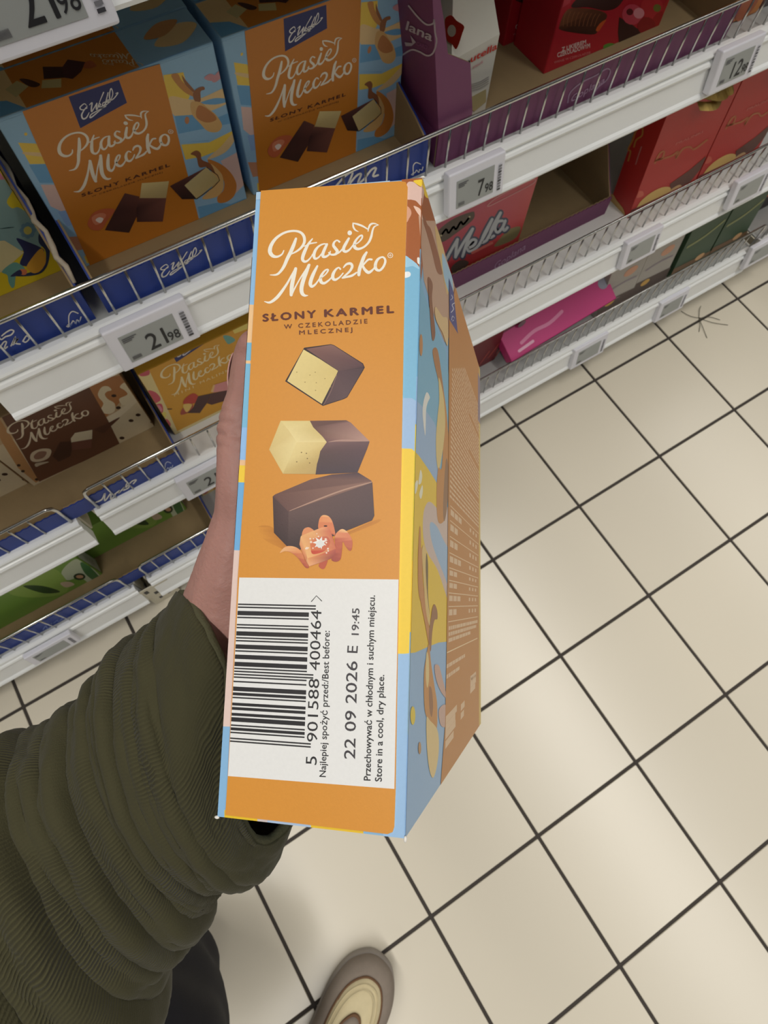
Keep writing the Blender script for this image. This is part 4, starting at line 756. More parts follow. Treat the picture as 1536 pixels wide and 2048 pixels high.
both(4.55, 780, 700, [(60, 438), (200, 440), (260, 480), (330, 560), (400, 660), (440, 760), (460, 1300), (60, 1300)], (164, 196, 232))
both(4.55, 780, 700, [(60, 895), (200, 900), (260, 960), (350, 1090), (430, 1220), (440, 1440), (530, 1480), (560, 3500), (30, 3500), (60, 1500)], HY)
both(3.414, 780, 1100, [(20, 708), (100, 708), (170, 700), (260, 660), (330, 632), (420, 622), (420, 2200), (-60, 2200)], (158, 196, 234))
R4 = RA.z(4.55, 780, 700); P = RA.poly
P([(370, 1385), (330, 1400), (300, 1500), (300, 1700), (340, 1850), (430, 2000), (560, 2300), (560, 1500), (440, 1450)], (222, 200, 190), True); P([(365, 1570), (420, 1600), (480, 1720), (560, 1900), (560, 2200), (470, 2000), (400, 1820), (365, 1680)], (168, 200, 232), True)
P([(330, 385), (360, 430), (340, 480), (325, 560), (318, 780), (295, 600), (300, 480)], (246, 246, 240), True); P([(275, 1090), (290, 1140), (280, 1210), (255, 1220), (262, 1150)], (250, 246, 220), True); P([(245, 1185), (250, 1230), (230, 1310), (218, 1270), (225, 1215)], (250, 246, 220), True); P([(290, 1230), (295, 1290), (278, 1355), (262, 1310)], (250, 246, 220), True)
P([(385, 0), (430, 0), (470, 250), (500, 500), (530, 800), (510, 900), (490, 700), (450, 350), (400, 120)], (186, 128, 78), True)
P([(440, 250), (480, 400), (505, 700), (470, 960), (440, 1090), (420, 1000), (415, 800), (430, 600), (445, 450)], (236, 210, 140), True); P([(480, 360), (515, 600), (530, 900), (525, 1200), (510, 1480), (470, 1575), (430, 1540), (420, 1300), (435, 1080), (465, 1080), (480, 900), (500, 650)], (212, 146, 76), True); P([(505, 1000), (530, 1100), (520, 1400), (490, 1560), (480, 1400)], (160, 116, 82), True)
P([(262, 1640), (275, 1640), (280, 2000), (290, 2300), (255, 2200), (250, 1900)], (212, 144, 82), True)
RA.z(7.68, 780, 340); P([(580, 1650), (620, 1680), (650, 1780), (640, 2000), (690, 2500), (640, 2600), (600, 2100), (580, 1800)], (150, 98, 68), True); P([(690, 2100), (800, 2250), (880, 2300), (880, 2700), (800, 2500), (700, 2300)], (232, 200, 146), True); RA.disc(470, 2690, 26, (206, 146, 92), 170)
RA.z(3.414, 780, 1100); P([(190, 0), (215, 0), (220, 200), (245, 400), (268, 560), (262, 640), (235, 500), (200, 300)], (214, 146, 84), True); P([(215, 0), (245, 0), (240, 150), (262, 380), (270, 520), (240, 400)], (238, 204, 128), True); P([(245, 20), (256, 100), (256, 300), (268, 440), (250, 300), (240, 120)], (120, 96, 60), True)
P([(300, 370), (318, 410), (320, 470), (300, 480), (285, 560), (275, 690), (262, 640), (262, 560), (275, 470), (285, 400)], (166, 112, 72), True); P([(262, 640), (275, 760), (300, 930), (318, 1050), (318, 1200), (300, 1250), (260, 1170), (232, 1080), (228, 850), (245, 720)], (214, 150, 80), True); P([(245, 700), (260, 740), (262, 880), (250, 940), (240, 860)], (240, 214, 150), True); P([(262, 940), (280, 950), (290, 1060), (280, 1140), (265, 1080)], (164, 110, 70), True)
P([(245, 1150), (270, 1165), (320, 1230), (330, 1350), (315, 1480), (290, 1555), (265, 1500), (248, 1350)], (240, 212, 150), True); P([(300, 790), (330, 790), (350, 860), (375, 960), (378, 1010), (340, 960), (310, 880)], (216, 176, 160), True); P([(330, 1090), (378, 1060), (378, 1200), (340, 1190)], (216, 180, 166), True)
RA.disc(151, 1130, 17, (244, 216, 70), 64); RA.disc(198, 1352, 10, (196, 150, 100), 42)
# text field of the wide side
RA.z(1, 0, 0); TXF = (206, 140, 70)
P([(897, 640), (915, 660), (940, 690), (975, 700), (975, 1490), (884, 1620), (880, 1570), (889, 1450), (892, 1300), (894, 1150), (896, 900)], TXF); P([(912, 560), (930, 640), (975, 760), (940, 740), (897, 640)], TXF)
P([(897, 556), (906, 585), (914, 662), (915, 668), (898, 640)], (70, 74, 140))
RA.stroke([(902, 640), (904, 632), (908, 638), (904, 642)], 1.2, (240, 240, 246), 3); RA.stroke([(901, 625), (906, 618), (903, 610), (908, 606)], 1.2, (240, 240, 246), 3); RA.stroke([(900, 600), (904, 596), (902, 590)], 1.0, (230, 230, 240), 3)
def fy(u, v): return RF.px(u, v)
RA.uv(); a0, b0 = fy(900, 700); a1, _ = fy(955, 900); TXC = (238, 204, 166)
top_b = fy(899, 655)[1]; mid_b = fy(899, 1000)[1]; n = 34; rnd = random.Random(5)
RA.l += .5; ar = fy(900, 900)[0]; aend = fy(957, 1000)[0]
for k in range(n):
    b = top_b + (mid_b - top_b) * k / n; hgt = abs(top_b - mid_b) / n * .45; x = ar; last = aend if k % 9 != 8 else ar + (aend - ar) * .55
    lo = ar + (aend - ar) * (.0 if k > 6 else .35 - .05 * k)
    x = lo
    while x < last:
        wd = rnd.uniform(.003, .011); RA.poly([(x, b), (min(x + wd, last), b), (min(x + wd, last), b - hgt), (x, b - hgt)], TXC, step=0); x += wd + .0012
b_ = [fy(899, y)[1] for y in (1010, 1040, 1072, 1105, 1135, 1160, 1185, 1212, 1242)]
for k, b in enumerate(b_):
    RA.poly([(ar + .002, b), (aend, b), (aend, b - .0004), (ar + .002, b - .0004)], (246, 216, 176), step=0)
    if k < 8:
        hgt = abs(b_[k + 1] - b) * .45
        for q in range(2 if k % 3 else 3):
            x = ar + .003 + q * .012; RA.poly([(x, b - hgt * .5), (x + .010, b - hgt * .5), (x + .010, b - hgt * 1.4), (x, b - hgt * 1.4)], TXC, step=0)
        for x in (.62, .74, .86): xx = ar + (aend - ar) * x; RA.poly([(xx, b - hgt * .6), (xx + .006, b - hgt * .6), (xx + .006, b - hgt * 1.3), (xx, b - hgt * 1.3)], TXC, step=0)
for y, w0, w1 in ((1252, .03, .95), (1264, .03, .9), (1276, .03, .6), (1325, .0, .5), (1345, .0, .3), (1395, .75, .95)):
    b = fy(899, y)[1]; x = ar + (aend - ar) * w0
    while x < ar + (aend - ar) * w1: wd = rnd.uniform(.004, .012); RA.poly([(x, b), (x + wd, b), (x + wd, b - .0016), (x, b - .0016)], TXC, step=0); x += wd + .001
b = fy(899, 1301)[1]; RA.poly([(ar, b), (aend, b), (aend, b - .0005), (ar, b - .0005)], (250, 224, 180), step=0)
for y, w0, w1 in ((1430, 0, .28), (1445, 0, .24), (1460, 0, .25), (1478, 0, .2), (1440, .4, .52), (1460, .4, .5), (1395, .72, .95), (1410, .72, .95), (1425, .72, .92)):
    b = fy(893, y)[1]; x = ar + (aend - ar) * w0; RA.poly([(x, b), (ar + (aend - ar) * w1, b), (ar + (aend - ar) * w1, b - .003), (x, b - .003)], TXC, step=0)
RA.z(1, 0, 0).poly([(957, 700), (975, 720), (975, 1480), (957, 1450)], (232, 200, 110)); RA.poly([(955, 745), (960, 760), (960, 850), (955, 840)], (150, 130, 150))
RA.build('wide_side_print', held, PRINT_H); NA.build('margin_print', held, PRINT_H)
# the glued end flap, a separate layer of card on the barcode side
flap_px = [(523, 383), (800, 364)] + [(812 + 0, 366), (816, 376)] + [(810, 560), (805, 850), (799, 1158), (792, 1580), (789.5, 1652)] + [(786, 1663), (776, 1667)] + [(452, 1629), (457, 1552), (477, 1155), (490, 969), (505, 680)]
FT = .0005; pts = [NF.w(*NF.px(*p), 0) for p in flap_px]
bm = bmesh.new(); n = len(pts); V0 = [bm.verts.new(p + NN * .00006) for p in pts]; V1 = [bm.verts.new(p + NN * FT) for p in pts]
ftop = bm.faces.new(V1); bm.faces.new(V0[::-1])
for i in range(n): bm.faces.new((V0[i], V0[(i + 1) % n], V1[(i + 1) % n], V1[i]))
bmesh.ops.recalc_face_normals(bm, faces=bm.faces)
flap = frombm('end_flap', bm, PRINT_H, held); HO = (222, 150, 56)
lay = flap.data.color_attributes.new('Col', 'FLOAT_COLOR', 'CORNER')
for p in flap.data.polygons:
    c = lin(HO) if len(p.vertices) > 6 else lin((244, 224, 190))
    for li in p.loop_indices: lay.data[li].color = c
FF = Face(NF.O + NN * (FT - .000004), NF.ex, NF.ey, .000012)
fpr = Art(FF).z(1, 0, 0); fpr.quad([NF.px(*p) for p in ((523, 383), (815, 364), (789, 1668), (452, 1629))], .0002)
fpr.poly([(477, 1155), (799, 1159), (791, 1578), (456, 1552)], (238, 238, 236)); fpr.build('label_field', held, PRINT_H)
# barcode with its digits
L_ = '0001101 0011001 0010011 0111101 0100011 0110001 0101111 0111011 0110111 0001011'.split(); G_ = '0100111 0110011 0011011 0100001 0011101 0111001 0000101 0010001 0001001 0010111'.split()
R_ = [''.join('1' if c == '0' else '0' for c in x) for x in L_]; PAR = 'LLLLLL LLGLGG LLGGLG LLGGGL LGLLGG LGGLLG LGGGLL LGLGLG LGLGGL LGGLGL'.split()
code = '5901588400464'; bits = '101' + ''.join((L_ if p == 'L' else G_)[int(c)] for c, p in zip(code[1:7], PAR[int(code[0])])) + '01010' + ''.join(R_[int(c)] for c in code[7:]) + '101'
lp = lambda a, b, t: (a[0] + (b[0] - a[0]) * t, a[1] + (b[1] - a[1]) * t); INK = (38, 36, 38)
BA = Art(FF).z(1, 0, 0); BA.l = 3; i = 0
while i < 95:
    if bits[i] == '1':
        j = i
        while j < 95 and bits[j] == '1': j += 1
        g = i < 3 or 45 <= i < 50 or i >= 92; t0, t1 = i / 95, j / 95
        Lf = lambda t: lp((460, 1483.5), (476.2, 1207), t); Rg = lambda t: lp((621.5, 1495.5), (632, 1210.5), t) if g else lp((608.5, 1494), (618.5, 1210), t)
        BA.poly([Lf(t0), Rg(t0), Rg(t1), Lf(t1)], INK, step=0); i = j
    else: i += 1
BA.text('5', (633, 1530), (634, 1513), (-23, -1), INK, 0); BA.text('901588', (634.5, 1484), (638.5, 1358), (-22, -1), INK, .0); BA.text('400464', (639.5, 1341), (643, 1221), (-22, -1), INK, .0)
BA.stroke([(623, 1203), (633, 1191.5), (643.5, 1202)], 1.6, INK, 1); BA.build('barcode', held, PRINT_H)
TA = Art(FF).z(1, 0, 0); TA.l = 3
TA.text('Najlepiej spożyć przed:/Best before:', (651.5, 1554), (659.5, 1262), (-13.5, -.6), INK, .012)
TA.text('22 09 2026', (710, 1518), (715, 1323), (-23, -1), (62, 58, 62), .006); TA.text('E', (715, 1306), (716, 1292), (-22, -1), (62, 58, 62), .004); TA.text('19:45', (717.5, 1270), (719, 1217), (-15, -.6), (70, 66, 70), .012)
TA.text('Przechowywać w chłodnym i suchym miejscu.', (741, 1561), (750, 1191), (-14, -.6), INK, .014); TA.text('Store in a cool, dry place.', (763.5, 1563), (768.5, 1350), (-14, -.6), INK, .014)
TA.build('label_lettering', held, PRINT_H)
LA = Art(FF).z(5.486, 520, 430); LA.l = 1.5; logo(LA, (252, 246, 230)); LA.z(5.12, 510, 595)
LA.text('SŁONY', (84, 245), (622, 205), (-2, -76), (104, 50, 32), .045, 1.35); LA.text('KARMEL', (716, 198), (1420, 155), (-2, -76), (104, 50, 32), .045, 1.35)
LA.text('W CZEKOLADZIE', (300, 322), (1152, 264), (-2, -46), (112, 58, 32), .018, 1.5); LA.text('MLECZNEJ', (456, 381), (998, 350), (-2, -44), (112, 58, 32), .018, 1.5); LA.build('brand_lettering', held, PRINT_H)
# the printed sweets
SA = Art(FF).z(4.2667, 500, 680); SA.l = 1.5; P = SA.poly
c1_, c2_, c3_, c4_ = (122, 86, 80), (100, 68, 66), (84, 60, 58), (72, 50, 50)
P([(195, 1600), (60, 1600), (120, 1700), (250, 1770), (330, 1790)], [(206, 134, 46), HO, (212, 140, 50), (204, 132, 46), (196, 124, 42)], True); P([(420, 1790), (700, 1700), (1060, 1540), (1090, 1560), (760, 1700), (600, 1800)], [(198, 126, 46)] * 2 + [(210, 138, 50)] * 4, True)
P([(462, 66), (690, 36), (718, 44), (965, 200), (980, 235), (965, 262), (830, 490), (800, 505), (622, 563), (300, 352)], (52, 34, 36)); P([(480, 76), (690, 42), (715, 48), (960, 205), (972, 235), (757, 265)], [(132, 92, 84), (150, 110, 98), (138, 100, 92), (96, 66, 70), (76, 54, 60), (100, 72, 72)]); P([(757, 265), (972, 238), (828, 486), (798, 500), (628, 553), (737, 300)], [(92, 66, 70), (80, 58, 64), (96, 72, 74), (112, 84, 80), (88, 64, 66), (96, 70, 72)])
P([(458, 82), (600, 165), (752, 264), (735, 302), (612, 545), (318, 350), (424, 145)], [(238, 218, 146), (230, 208, 138), (222, 198, 126), (224, 200, 128), (226, 202, 132), (234, 212, 144), (236, 214, 144)])
for x, y in ((400, 275), (557, 276), (512, 300), (566, 365), (640, 330), (690, 400), (560, 430), (470, 360)): SA.disc(x, y, 5, (150, 124, 72), 4, n=8, step=.02)
SA.stroke([(628, 553), (690, 440), (740, 300)], 4, (150, 116, 104), 3)
P([(262, 690), (515, 690), (400, 872), (350, 1000), (282, 1142), (164, 935)], [(230, 208, 140), (236, 214, 148), (242, 222, 158), (236, 216, 152), (228, 204, 136), (222, 196, 130)]); P([(262, 690), (512, 690), (540, 745), (575, 780), (620, 825), (656, 872), (400, 872), (330, 770)], [(232, 212, 144), (228, 206, 138), (224, 200, 132), (220, 196, 128), (222, 198, 130), (236, 214, 150), (244, 224, 162), (240, 220, 156)])
P([(400, 872), (656, 872), (600, 950), (590, 1000), (572, 1060), (560, 1145), (282, 1142), (340, 1010)], [(240, 218, 152), (226, 200, 132), (216, 188, 120), (206, 178, 112), (200, 170, 106), (196, 166, 104), (214, 186, 118), (234, 212, 146)])
for x, y in ((482, 968), (490, 1012), (440, 960), (510, 1050), (400, 1040)): SA.disc(x, y, 6, (130, 104, 60), 5, n=8, step=.02)
P([(512, 690), (822, 685), (860, 705), (1022, 865), (700, 872), (656, 872), (620, 825), (575, 780), (540, 745)], [(112, 76, 66), (104, 72, 66), (150, 112, 104), (190, 150, 136), (124, 90, 86), (120, 86, 84), (126, 88, 80), (116, 80, 70), (108, 74, 66)]); P([(656, 872), (700, 872), (1022, 865), (1000, 930), (918, 1132), (560, 1148), (572, 1060), (590, 1000), (600, 950)], [(120, 86, 86), (124, 92, 92), (110, 80, 84), (94, 68, 74), (72, 56, 66), (76, 62, 70), (86, 66, 68), (90, 68, 66), (98, 72, 70)])
SA.stroke([(670, 872), (760, 858), (880, 858), (1018, 866)], [3, 12, 12, 5], (184, 146, 132), 4)
P([(195, 1335), (215, 1318), (520, 1190), (700, 1148), (925, 1132), (1035, 1200), (1045, 1215), (330, 1465)], [(96, 66, 62), (112, 78, 70), (118, 84, 76), (92, 66, 70), (76, 56, 66), (120, 86, 78), (150, 112, 98), (112, 80, 74)]); P([(195, 1335), (330, 1465), (330, 1775), (205, 1645)], [(80, 58, 56), (92, 68, 66), (62, 46, 46), (66, 48, 48)]); P([(330, 1465), (1045, 1215), (1062, 1500), (1042, 1540), (420, 1792), (325, 1770)], [(106, 82, 78), (96, 72, 72), (84, 64, 66), (80, 60, 62), (66, 50, 50), (64, 48, 48)])
SA.stroke([(340, 1458), (560, 1370), (800, 1280), (1038, 1214)], [4, 12, 12, 8], (186, 148, 128), 4)
SA.z(9.035, 550, 1020); c0, c5 = (222, 128, 84), (196, 92, 66)
P([(790, 1000), (850, 1065), (905, 1045), (955, 900), (880, 890)], c5, True); P([(800, 360), (795, 200), (840, 110), (910, 92), (990, 130), (1050, 240), (1090, 450), (1000, 420)], [(226, 136, 88), (236, 150, 96), (244, 178, 120), (246, 186, 126), (238, 160, 108), (226, 134, 92), (206, 110, 78), (210, 114, 80)], True); SA.disc(915, 290, 34, (60, 24, 20), 14)
P([(490, 470), (520, 350), (600, 312), (670, 340), (705, 390), (600, 470)], (230, 150, 100), True); P([(1085, 480), (1150, 380), (1230, 345), (1330, 420), (1400, 560), (1390, 700), (1350, 738), (1280, 660), (1230, 575), (1215, 700), (1190, 880), (1110, 935), (1020, 895), (1090, 760)], [(232, 148, 104), (244, 184, 128), (246, 196, 140), (226, 136, 100), (206, 112, 84), (196, 100, 76), (190, 96, 74), (204, 110, 80), (200, 104, 78), (190, 96, 74), (176, 84, 70), (168, 76, 64), (170, 80, 66), (196, 98, 74)], True)
P([(90, 778), (180, 670), (300, 652), (420, 695), (500, 790), (540, 900), (620, 1030), (560, 1045), (480, 950), (410, 860), (300, 775), (190, 745)], [(240, 186, 130), (238, 166, 106), (244, 180, 120), (236, 156, 100), (222, 134, 88), (206, 112, 78), (188, 92, 68), (180, 84, 62), (196, 100, 70), (210, 118, 78), (226, 146, 96), (238, 170, 110)], True)
P([(465, 490), (480, 465), (600, 800), (600, 870), (622, 1015), (560, 930), (500, 780), (445, 620)], [(240, 180, 120), (244, 196, 138), (240, 176, 116), (248, 206, 140), (240, 170, 120), (200, 110, 76), (220, 130, 86), (226, 146, 96)]); P([(590, 870), (860, 800), (1105, 690), (1095, 800), (1030, 870), (880, 935), (640, 1015), (618, 1015)], [(236, 160, 100), (214, 116, 84), (196, 100, 84), (170, 80, 70), (164, 76, 68), (176, 84, 70), (216, 120, 86), (244, 180, 130)])
P([(480, 465), (640, 400), (850, 315), (960, 308), (1010, 380), (1105, 700), (860, 800), (590, 872)], [(240, 178, 116), (242, 184, 122), (240, 168, 118), (226, 138, 100), (214, 116, 88), (214, 118, 84), (206, 84, 58), (246, 190, 124)]); P([(650, 560), (760, 500), (940, 480), (1000, 600), (900, 740), (700, 800), (650, 720)], [(224, 136, 92), (222, 130, 92), (206, 106, 82), (212, 112, 80), (212, 84, 60), (206, 78, 54), (224, 126, 80)], True)
rr = random.Random(3); sp = [(820 + (130 if k % 2 else 60) * math.cos(k * .449) * rr.uniform(.8, 1.25), 590 + (110 if k % 2 else 60) * math.sin(k * .449) * rr.uniform(.8, 1.2)) for k in range(14)]
P(sp, (250, 246, 240)); P([(740, 600), (820, 540), (900, 590), (880, 650), (800, 690), (750, 650)], (236, 234, 230))
for x, y, r in ((640, 520, 16), (655, 580, 22), (920, 530, 22), (930, 590, 18), (690, 690, 14), (960, 700, 18), (965, 740, 16), (935, 775, 16), (580, 690, 24), (560, 700, 14), (610, 685, 12), (790, 480, 14), (760, 430, 10), (700, 520, 12)): SA.disc(x, y, r, (250, 226, 206), n=7, step=.05)
SA.build('printed_sweets', held, PRINT_H)
# print carried round the fold, most bands lightened to paint the fold's highlight
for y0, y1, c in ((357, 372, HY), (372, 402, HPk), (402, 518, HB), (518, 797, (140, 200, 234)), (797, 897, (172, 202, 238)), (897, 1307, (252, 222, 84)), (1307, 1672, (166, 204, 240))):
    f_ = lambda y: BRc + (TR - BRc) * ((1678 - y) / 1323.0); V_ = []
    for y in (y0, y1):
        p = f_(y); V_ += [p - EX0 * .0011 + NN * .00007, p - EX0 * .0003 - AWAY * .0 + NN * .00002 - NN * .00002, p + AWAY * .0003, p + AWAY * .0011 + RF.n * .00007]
    o = rawmesh('fold_print_highlight', V_, [(0, 4, 5, 1), (1, 5, 6, 2), (2, 6, 7, 3)], PRINT_H, held)
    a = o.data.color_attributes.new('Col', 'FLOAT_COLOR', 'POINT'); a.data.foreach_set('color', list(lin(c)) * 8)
# the front picture on the side that the thumb presses (turned away from the viewer)
LFN = (TL - BL).cross(AWAY).normalized(); LFN = -LFN if LFN.dot(EX0) > 0 else LFN
rgt = NN.cross(LFN).normalized(); src = [o for o in c1.children if o.name.startswith('front_print')][0]
Q0, Q1, Q2, Q3 = (FBL, FTL, TL, BL) if rgt.dot(TL - BL) > 0 else (FTL, FBL, BL, TL)
me = src.data.copy()
for v in me.vertices:
    a_, b_, d_ = v.co.x / BW + .5, v.co.z / BH, -v.co.y
    v.co = (Q0 * (1 - a_) + Q1 * a_) * (1 - b_) + (Q3 * (1 - a_) + Q2 * a_) * b_ + LFN * (.0002 + d_ * .5) - held.location
me.update(); fo = bpy.data.objects.new('front_print', me); COL.objects.link(fo); fo.parent = held
# white torn corners of the card
for P0, q in ((BRc, (TR - BRc)), (BL, (BRc - BL)), (TR, (TL - TR))):
    d = q.normalized(); bm = bmesh.new(); bmesh.ops.create_icosphere(bm, subdivisions=2, radius=.0005)
    for v in bm.verts: v.co = v.co * (1 + .5 * noise.noise(v.co * 900 + P0 * 50)); v.co = v.co + d * v.co.dot(d) * .8
    bmesh.ops.translate(bm, vec=P0 + (held.location * 0), verts=bm.verts); frombm('worn_corner', bm, mat('bare_white_card', (238, 234, 226), .8), held, True)
# ------------------------------------------------------------------ the person: left hand, sleeve, trouser leg and shoe
person = thing('person', 'person in olive green ribbed sleeve, dark trousers and grey shoe, holding up the orange carton', 'person', tuple(onZ(700, 2010, 0)))
SKIN = mat('skin', (184, 137, 126), .5, nscale=45, noise_amt=.10, bump=.00025, bscale=700, sss=.12)
LF_O = BL; LF_N = (TL - BL).cross(AWAY).normalized()         # outward normal of the carton's left side
if LF_N.dot(BRc - BL) > 0: LF_N = -LF_N
def beside(u, v, gap):
    """point on the pixel's ray that keeps this gap from the carton's left side"""
    d = ray(u, v); return CC + d * (((LF_O + LF_N * gap) - CC).dot(LF_N) / d.dot(LF_N))
EX = (BRc - BL).normalized(); EY = (TL - BL).normalized(); LMID = (TL + BL) * .5
def loc(x, y, z): return LMID + EX * x + EY * y + AWAY * z   # carton frame: x right of its left edge, y up from the middle, z away
def node(xl, y, r, extra=0):
    u = xl + 50
    for _ in range(12):
        p = beside(u, y, r + extra); dep = RC[2].dot(p - CC); u = xl + r * FPX / dep
    return p, r
th = [node(467, 715, .0088), node(459, 755, .0096), node(452, 800, .0098), node(441, 836, .0104), node(432, 874, .0115), node(432, 920, .0108), node(430, 980, .0108), node(426, 1035, .0118, .0005), node(408, 1095, .0140, .001), node(386, 1150, .017, .002), node(366, 1205, .0205, .003), node(352, 1262, .024, .005)]
tip = node(474, 692, .0072)
wr = [(at(455, 1360, .272), .027), (at(425, 1450, .285), .028), (at(370, 1530, .29), .030), (at(250, 1640, .29), .034)]
chains = [[tip] + th + wr]
# palm against the left side and four fingers closing round the far narrow side
palm = [(loc(-.016, -.040, .075), .0165), (loc(-.0155, -.030, .10), .0155), (loc(-.015, -.020, .125), .0145)]
palm2 = [(loc(-.016, -.062, .085), .0165), (loc(-.0155, -.056, .11), .0150), (loc(-.015, -.048, .130), .0140)]
palm3 = [(loc(-.016, -.018, .070), .0155), (loc(-.0155, -.004, .10), .0145), (loc(-.0145, .006, .122), .0135)]
for pl in (palm, palm2, palm3): chains.append([wr[0]] + [th[-1]] + pl)
D = .186
for y0, y1, L, r in ((.010, .030, 1.0, .0092), (-.010, .006, 1.08, .0095), (-.030, -.018, 1.0, .0090), (-.050, -.042, .82, .0080)):
    chains.append([(loc(-.0145, y0 - .004, .118), .0125), (loc(-.0125, y0, .140), r * 1.08), (loc(-.0115, (y0 + y1) / 2, .168), r * 1.02), (loc(-.0075, y1, D + .006), r * .98), (loc(.012 * L, y1 + .002, D + r + .001), r * .92), (loc(.030 * L, y1 + .003, D + r * .95), r * .86), (loc(.040 * L, y1 + .003, D + r * .9), r * .74)])
bm = bmesh.new()
for ch in chains:
    for (a, ra), (b, rb) in zip(ch, ch[1:]):
        n = max(2, int((b - a).length / (min(ra, rb) * .22)))
        for k in range(n + 1):
            t = k / n; c = a.lerp(b, t); r = ra + (rb - ra) * t
            bmesh.ops.create_icosphere(bm, subdivisions=2, radius=r, matrix=Matrix.Translation(c))
me = bpy.data.meshes.new('raw'); bm.to_mesh(me); bm.free()
raw = bpy.data.objects.new('raw', me); COL.objects.link(raw)
md = raw.modifiers.new('r', 'REMESH'); md.mode = 'VOXEL'; md.voxel_size = .0011
sm_ = raw.modifiers.new('s', 'SMOOTH'); sm_.factor = .5; sm_.iterations = 9
bpy.context.view_layer.update()
ev = raw.evaluated_get(bpy.context.evaluated_depsgraph_get()); hm = bpy.data.meshes.new_from_object(ev); hm.name = 'body'
bpy.data.objects.remove(raw)
# creases at the thumb joint, slight knuckle relief
J1, J2 = th[4][0], th[1][0]; ax = (th[4][0] - th[3][0]).normalized()
for v in hm.vertices:
    d = v.co - J1
    if d.length < .022:
        h = d.dot(ax); out_ = (d - ax * h)
        if out_.length > .004:
            g = sum(a * math.exp(-((h - o_) / w) ** 2) for o_, a, w in ((-.0045, .0005, .0008), (.0002, .0007, .0009), (.0046, .00045, .0008), (-.0090, .0003, .0008)))
            v.co -= out_.normalized() * g * 1.5 * (.75 + .5 * noise.noise(v.co * 260))
    v.co += v.co.normalized() * 0 + Vector((noise.noise(v.co * 60), noise.noise(v.co * 60 + Vector((9, 0, 0))), noise.noise(v.co * 60 + Vector((0, 9, 0))))) * .0007
hm.transform(Matrix.Translation(-person.location))
hand = bpy.data.objects.new('body', hm); COL.objects.link(hand); hand.parent = person; hm.materials.append(SKIN)
for p in hm.polygons: p.use_smooth = True
# thumb nail, seen edge on
nailm = mat('thumb_nail', (196, 152, 144), .25, noise_amt=.03)
c = th[1][0]; tv = (tip[0] - th[2][0]).normalized(); side = (LF_N * .95 + AWAY * .42).normalized(); side = (side - tv * side.dot(tv)).normalized(); w_ = tv.cross(side)
bm = bmesh.new(); G = []
for i in range(9):
    row = []
    for j in range(9):
        a = (j / 8 - .5) * 1.9; l_ = (i / 8 - .5) * .0150 + (.0012 * math.cos(a * 1.4)) * (1 if i > 4 else -1)
        row.append(bm.verts.new(c + tv * (l_ + .0005) + (side * math.cos(a) + w_ * math.sin(a)) * (.0098 - .00008 * (i - 4) ** 2)))
    G.append(row)
for i in range(8):
    for j in range(8): bm.faces.new((G[i][j], G[i + 1][j], G[i + 1][j + 1], G[i][j + 1]))
nl = frombm('nail', bm, nailm, person, True); nl.modifiers.new('s', 'SOLIDIFY').thickness = .0005
# --- ribbed sleeve
KN = bpy.data.materials.new('olive_ribbed_knit'); KN.use_nodes = True; nt = KN.node_tree; N = nt.nodes; L = nt.links; b = N['Principled BSDF']
b.inputs['Roughness'].default_value = .85; b.inputs['Sheen Weight'].default_value = .08; b.inputs['Sheen Roughness'].default_value = .5; b.inputs['Specular IOR Level'].default_value = .25
uvn = N.new('ShaderNodeUVMap'); sep = N.new('ShaderNodeSeparateXYZ'); L.new(uvn.outputs[0], sep.inputs[0])
nz = N.new('ShaderNodeTexNoise'); nz.inputs['Scale'].default_value = 22; nz.inputs['Detail'].default_value = 2; L.new(uvn.outputs[0], nz.inputs['Vector'])
def M_(op, a, b2):
    n = N.new('ShaderNodeMath'); n.operation = op
    for i, x in enumerate((a, b2)):
        if isinstance(x, (int, float)): n.inputs[i].default_value = x
        elif x is not None: L.new(x, n.inputs[i])
    return n.outputs[0]
wob = M_('MULTIPLY', nz.outputs['Fac'], .012); uu = M_('ADD', sep.outputs[0], wob); ribs = M_('SINE', M_('MULTIPLY', uu, 2 * math.pi * 230), None)
n3 = N.new('ShaderNodeTexNoise'); n3.inputs['Scale'].default_value = 5; n3.inputs['Detail'].default_value = 3; L.new(uvn.outputs[0], n3.inputs['Vector'])
mr = N.new('ShaderNodeMapRange'); mr.inputs[1].default_value = .46; mr.inputs[2].default_value = .64; mr.inputs[3].default_value = .06; mr.inputs[4].default_value = 1; L.new(n3.outputs['Fac'], mr.inputs[0])
tcn = N.new('ShaderNodeTexCoord'); n4 = N.new('ShaderNodeTexNoise'); n4.inputs['Scale'].default_value = 1600; L.new(tcn.outputs['Object'], n4.inputs['Vector'])
hgt = M_('ADD', M_('MULTIPLY', ribs, mr.outputs[0]), M_('MULTIPLY', n4.outputs['Fac'], .5))
bp = N.new('ShaderNodeBump'); bp.inputs['Strength'].default_value = .9; bp.inputs['Distance'].default_value = .00042; L.new(hgt, bp.inputs['Height']); L.new(bp.outputs[0], b.inputs['Normal'])
cmx = N.new('ShaderNodeMix'); cmx.data_type = 'RGBA'; L.new(M_('MULTIPLY_ADD', M_('MULTIPLY', ribs, mr.outputs[0]), .5), cmx.inputs[0]); cmx.inputs[6].default_value = lin((52, 49, 31)); cmx.inputs[7].default_value = lin((74, 71, 46)); L.new(cmx.outputs[2], b.inputs['Base Color'])
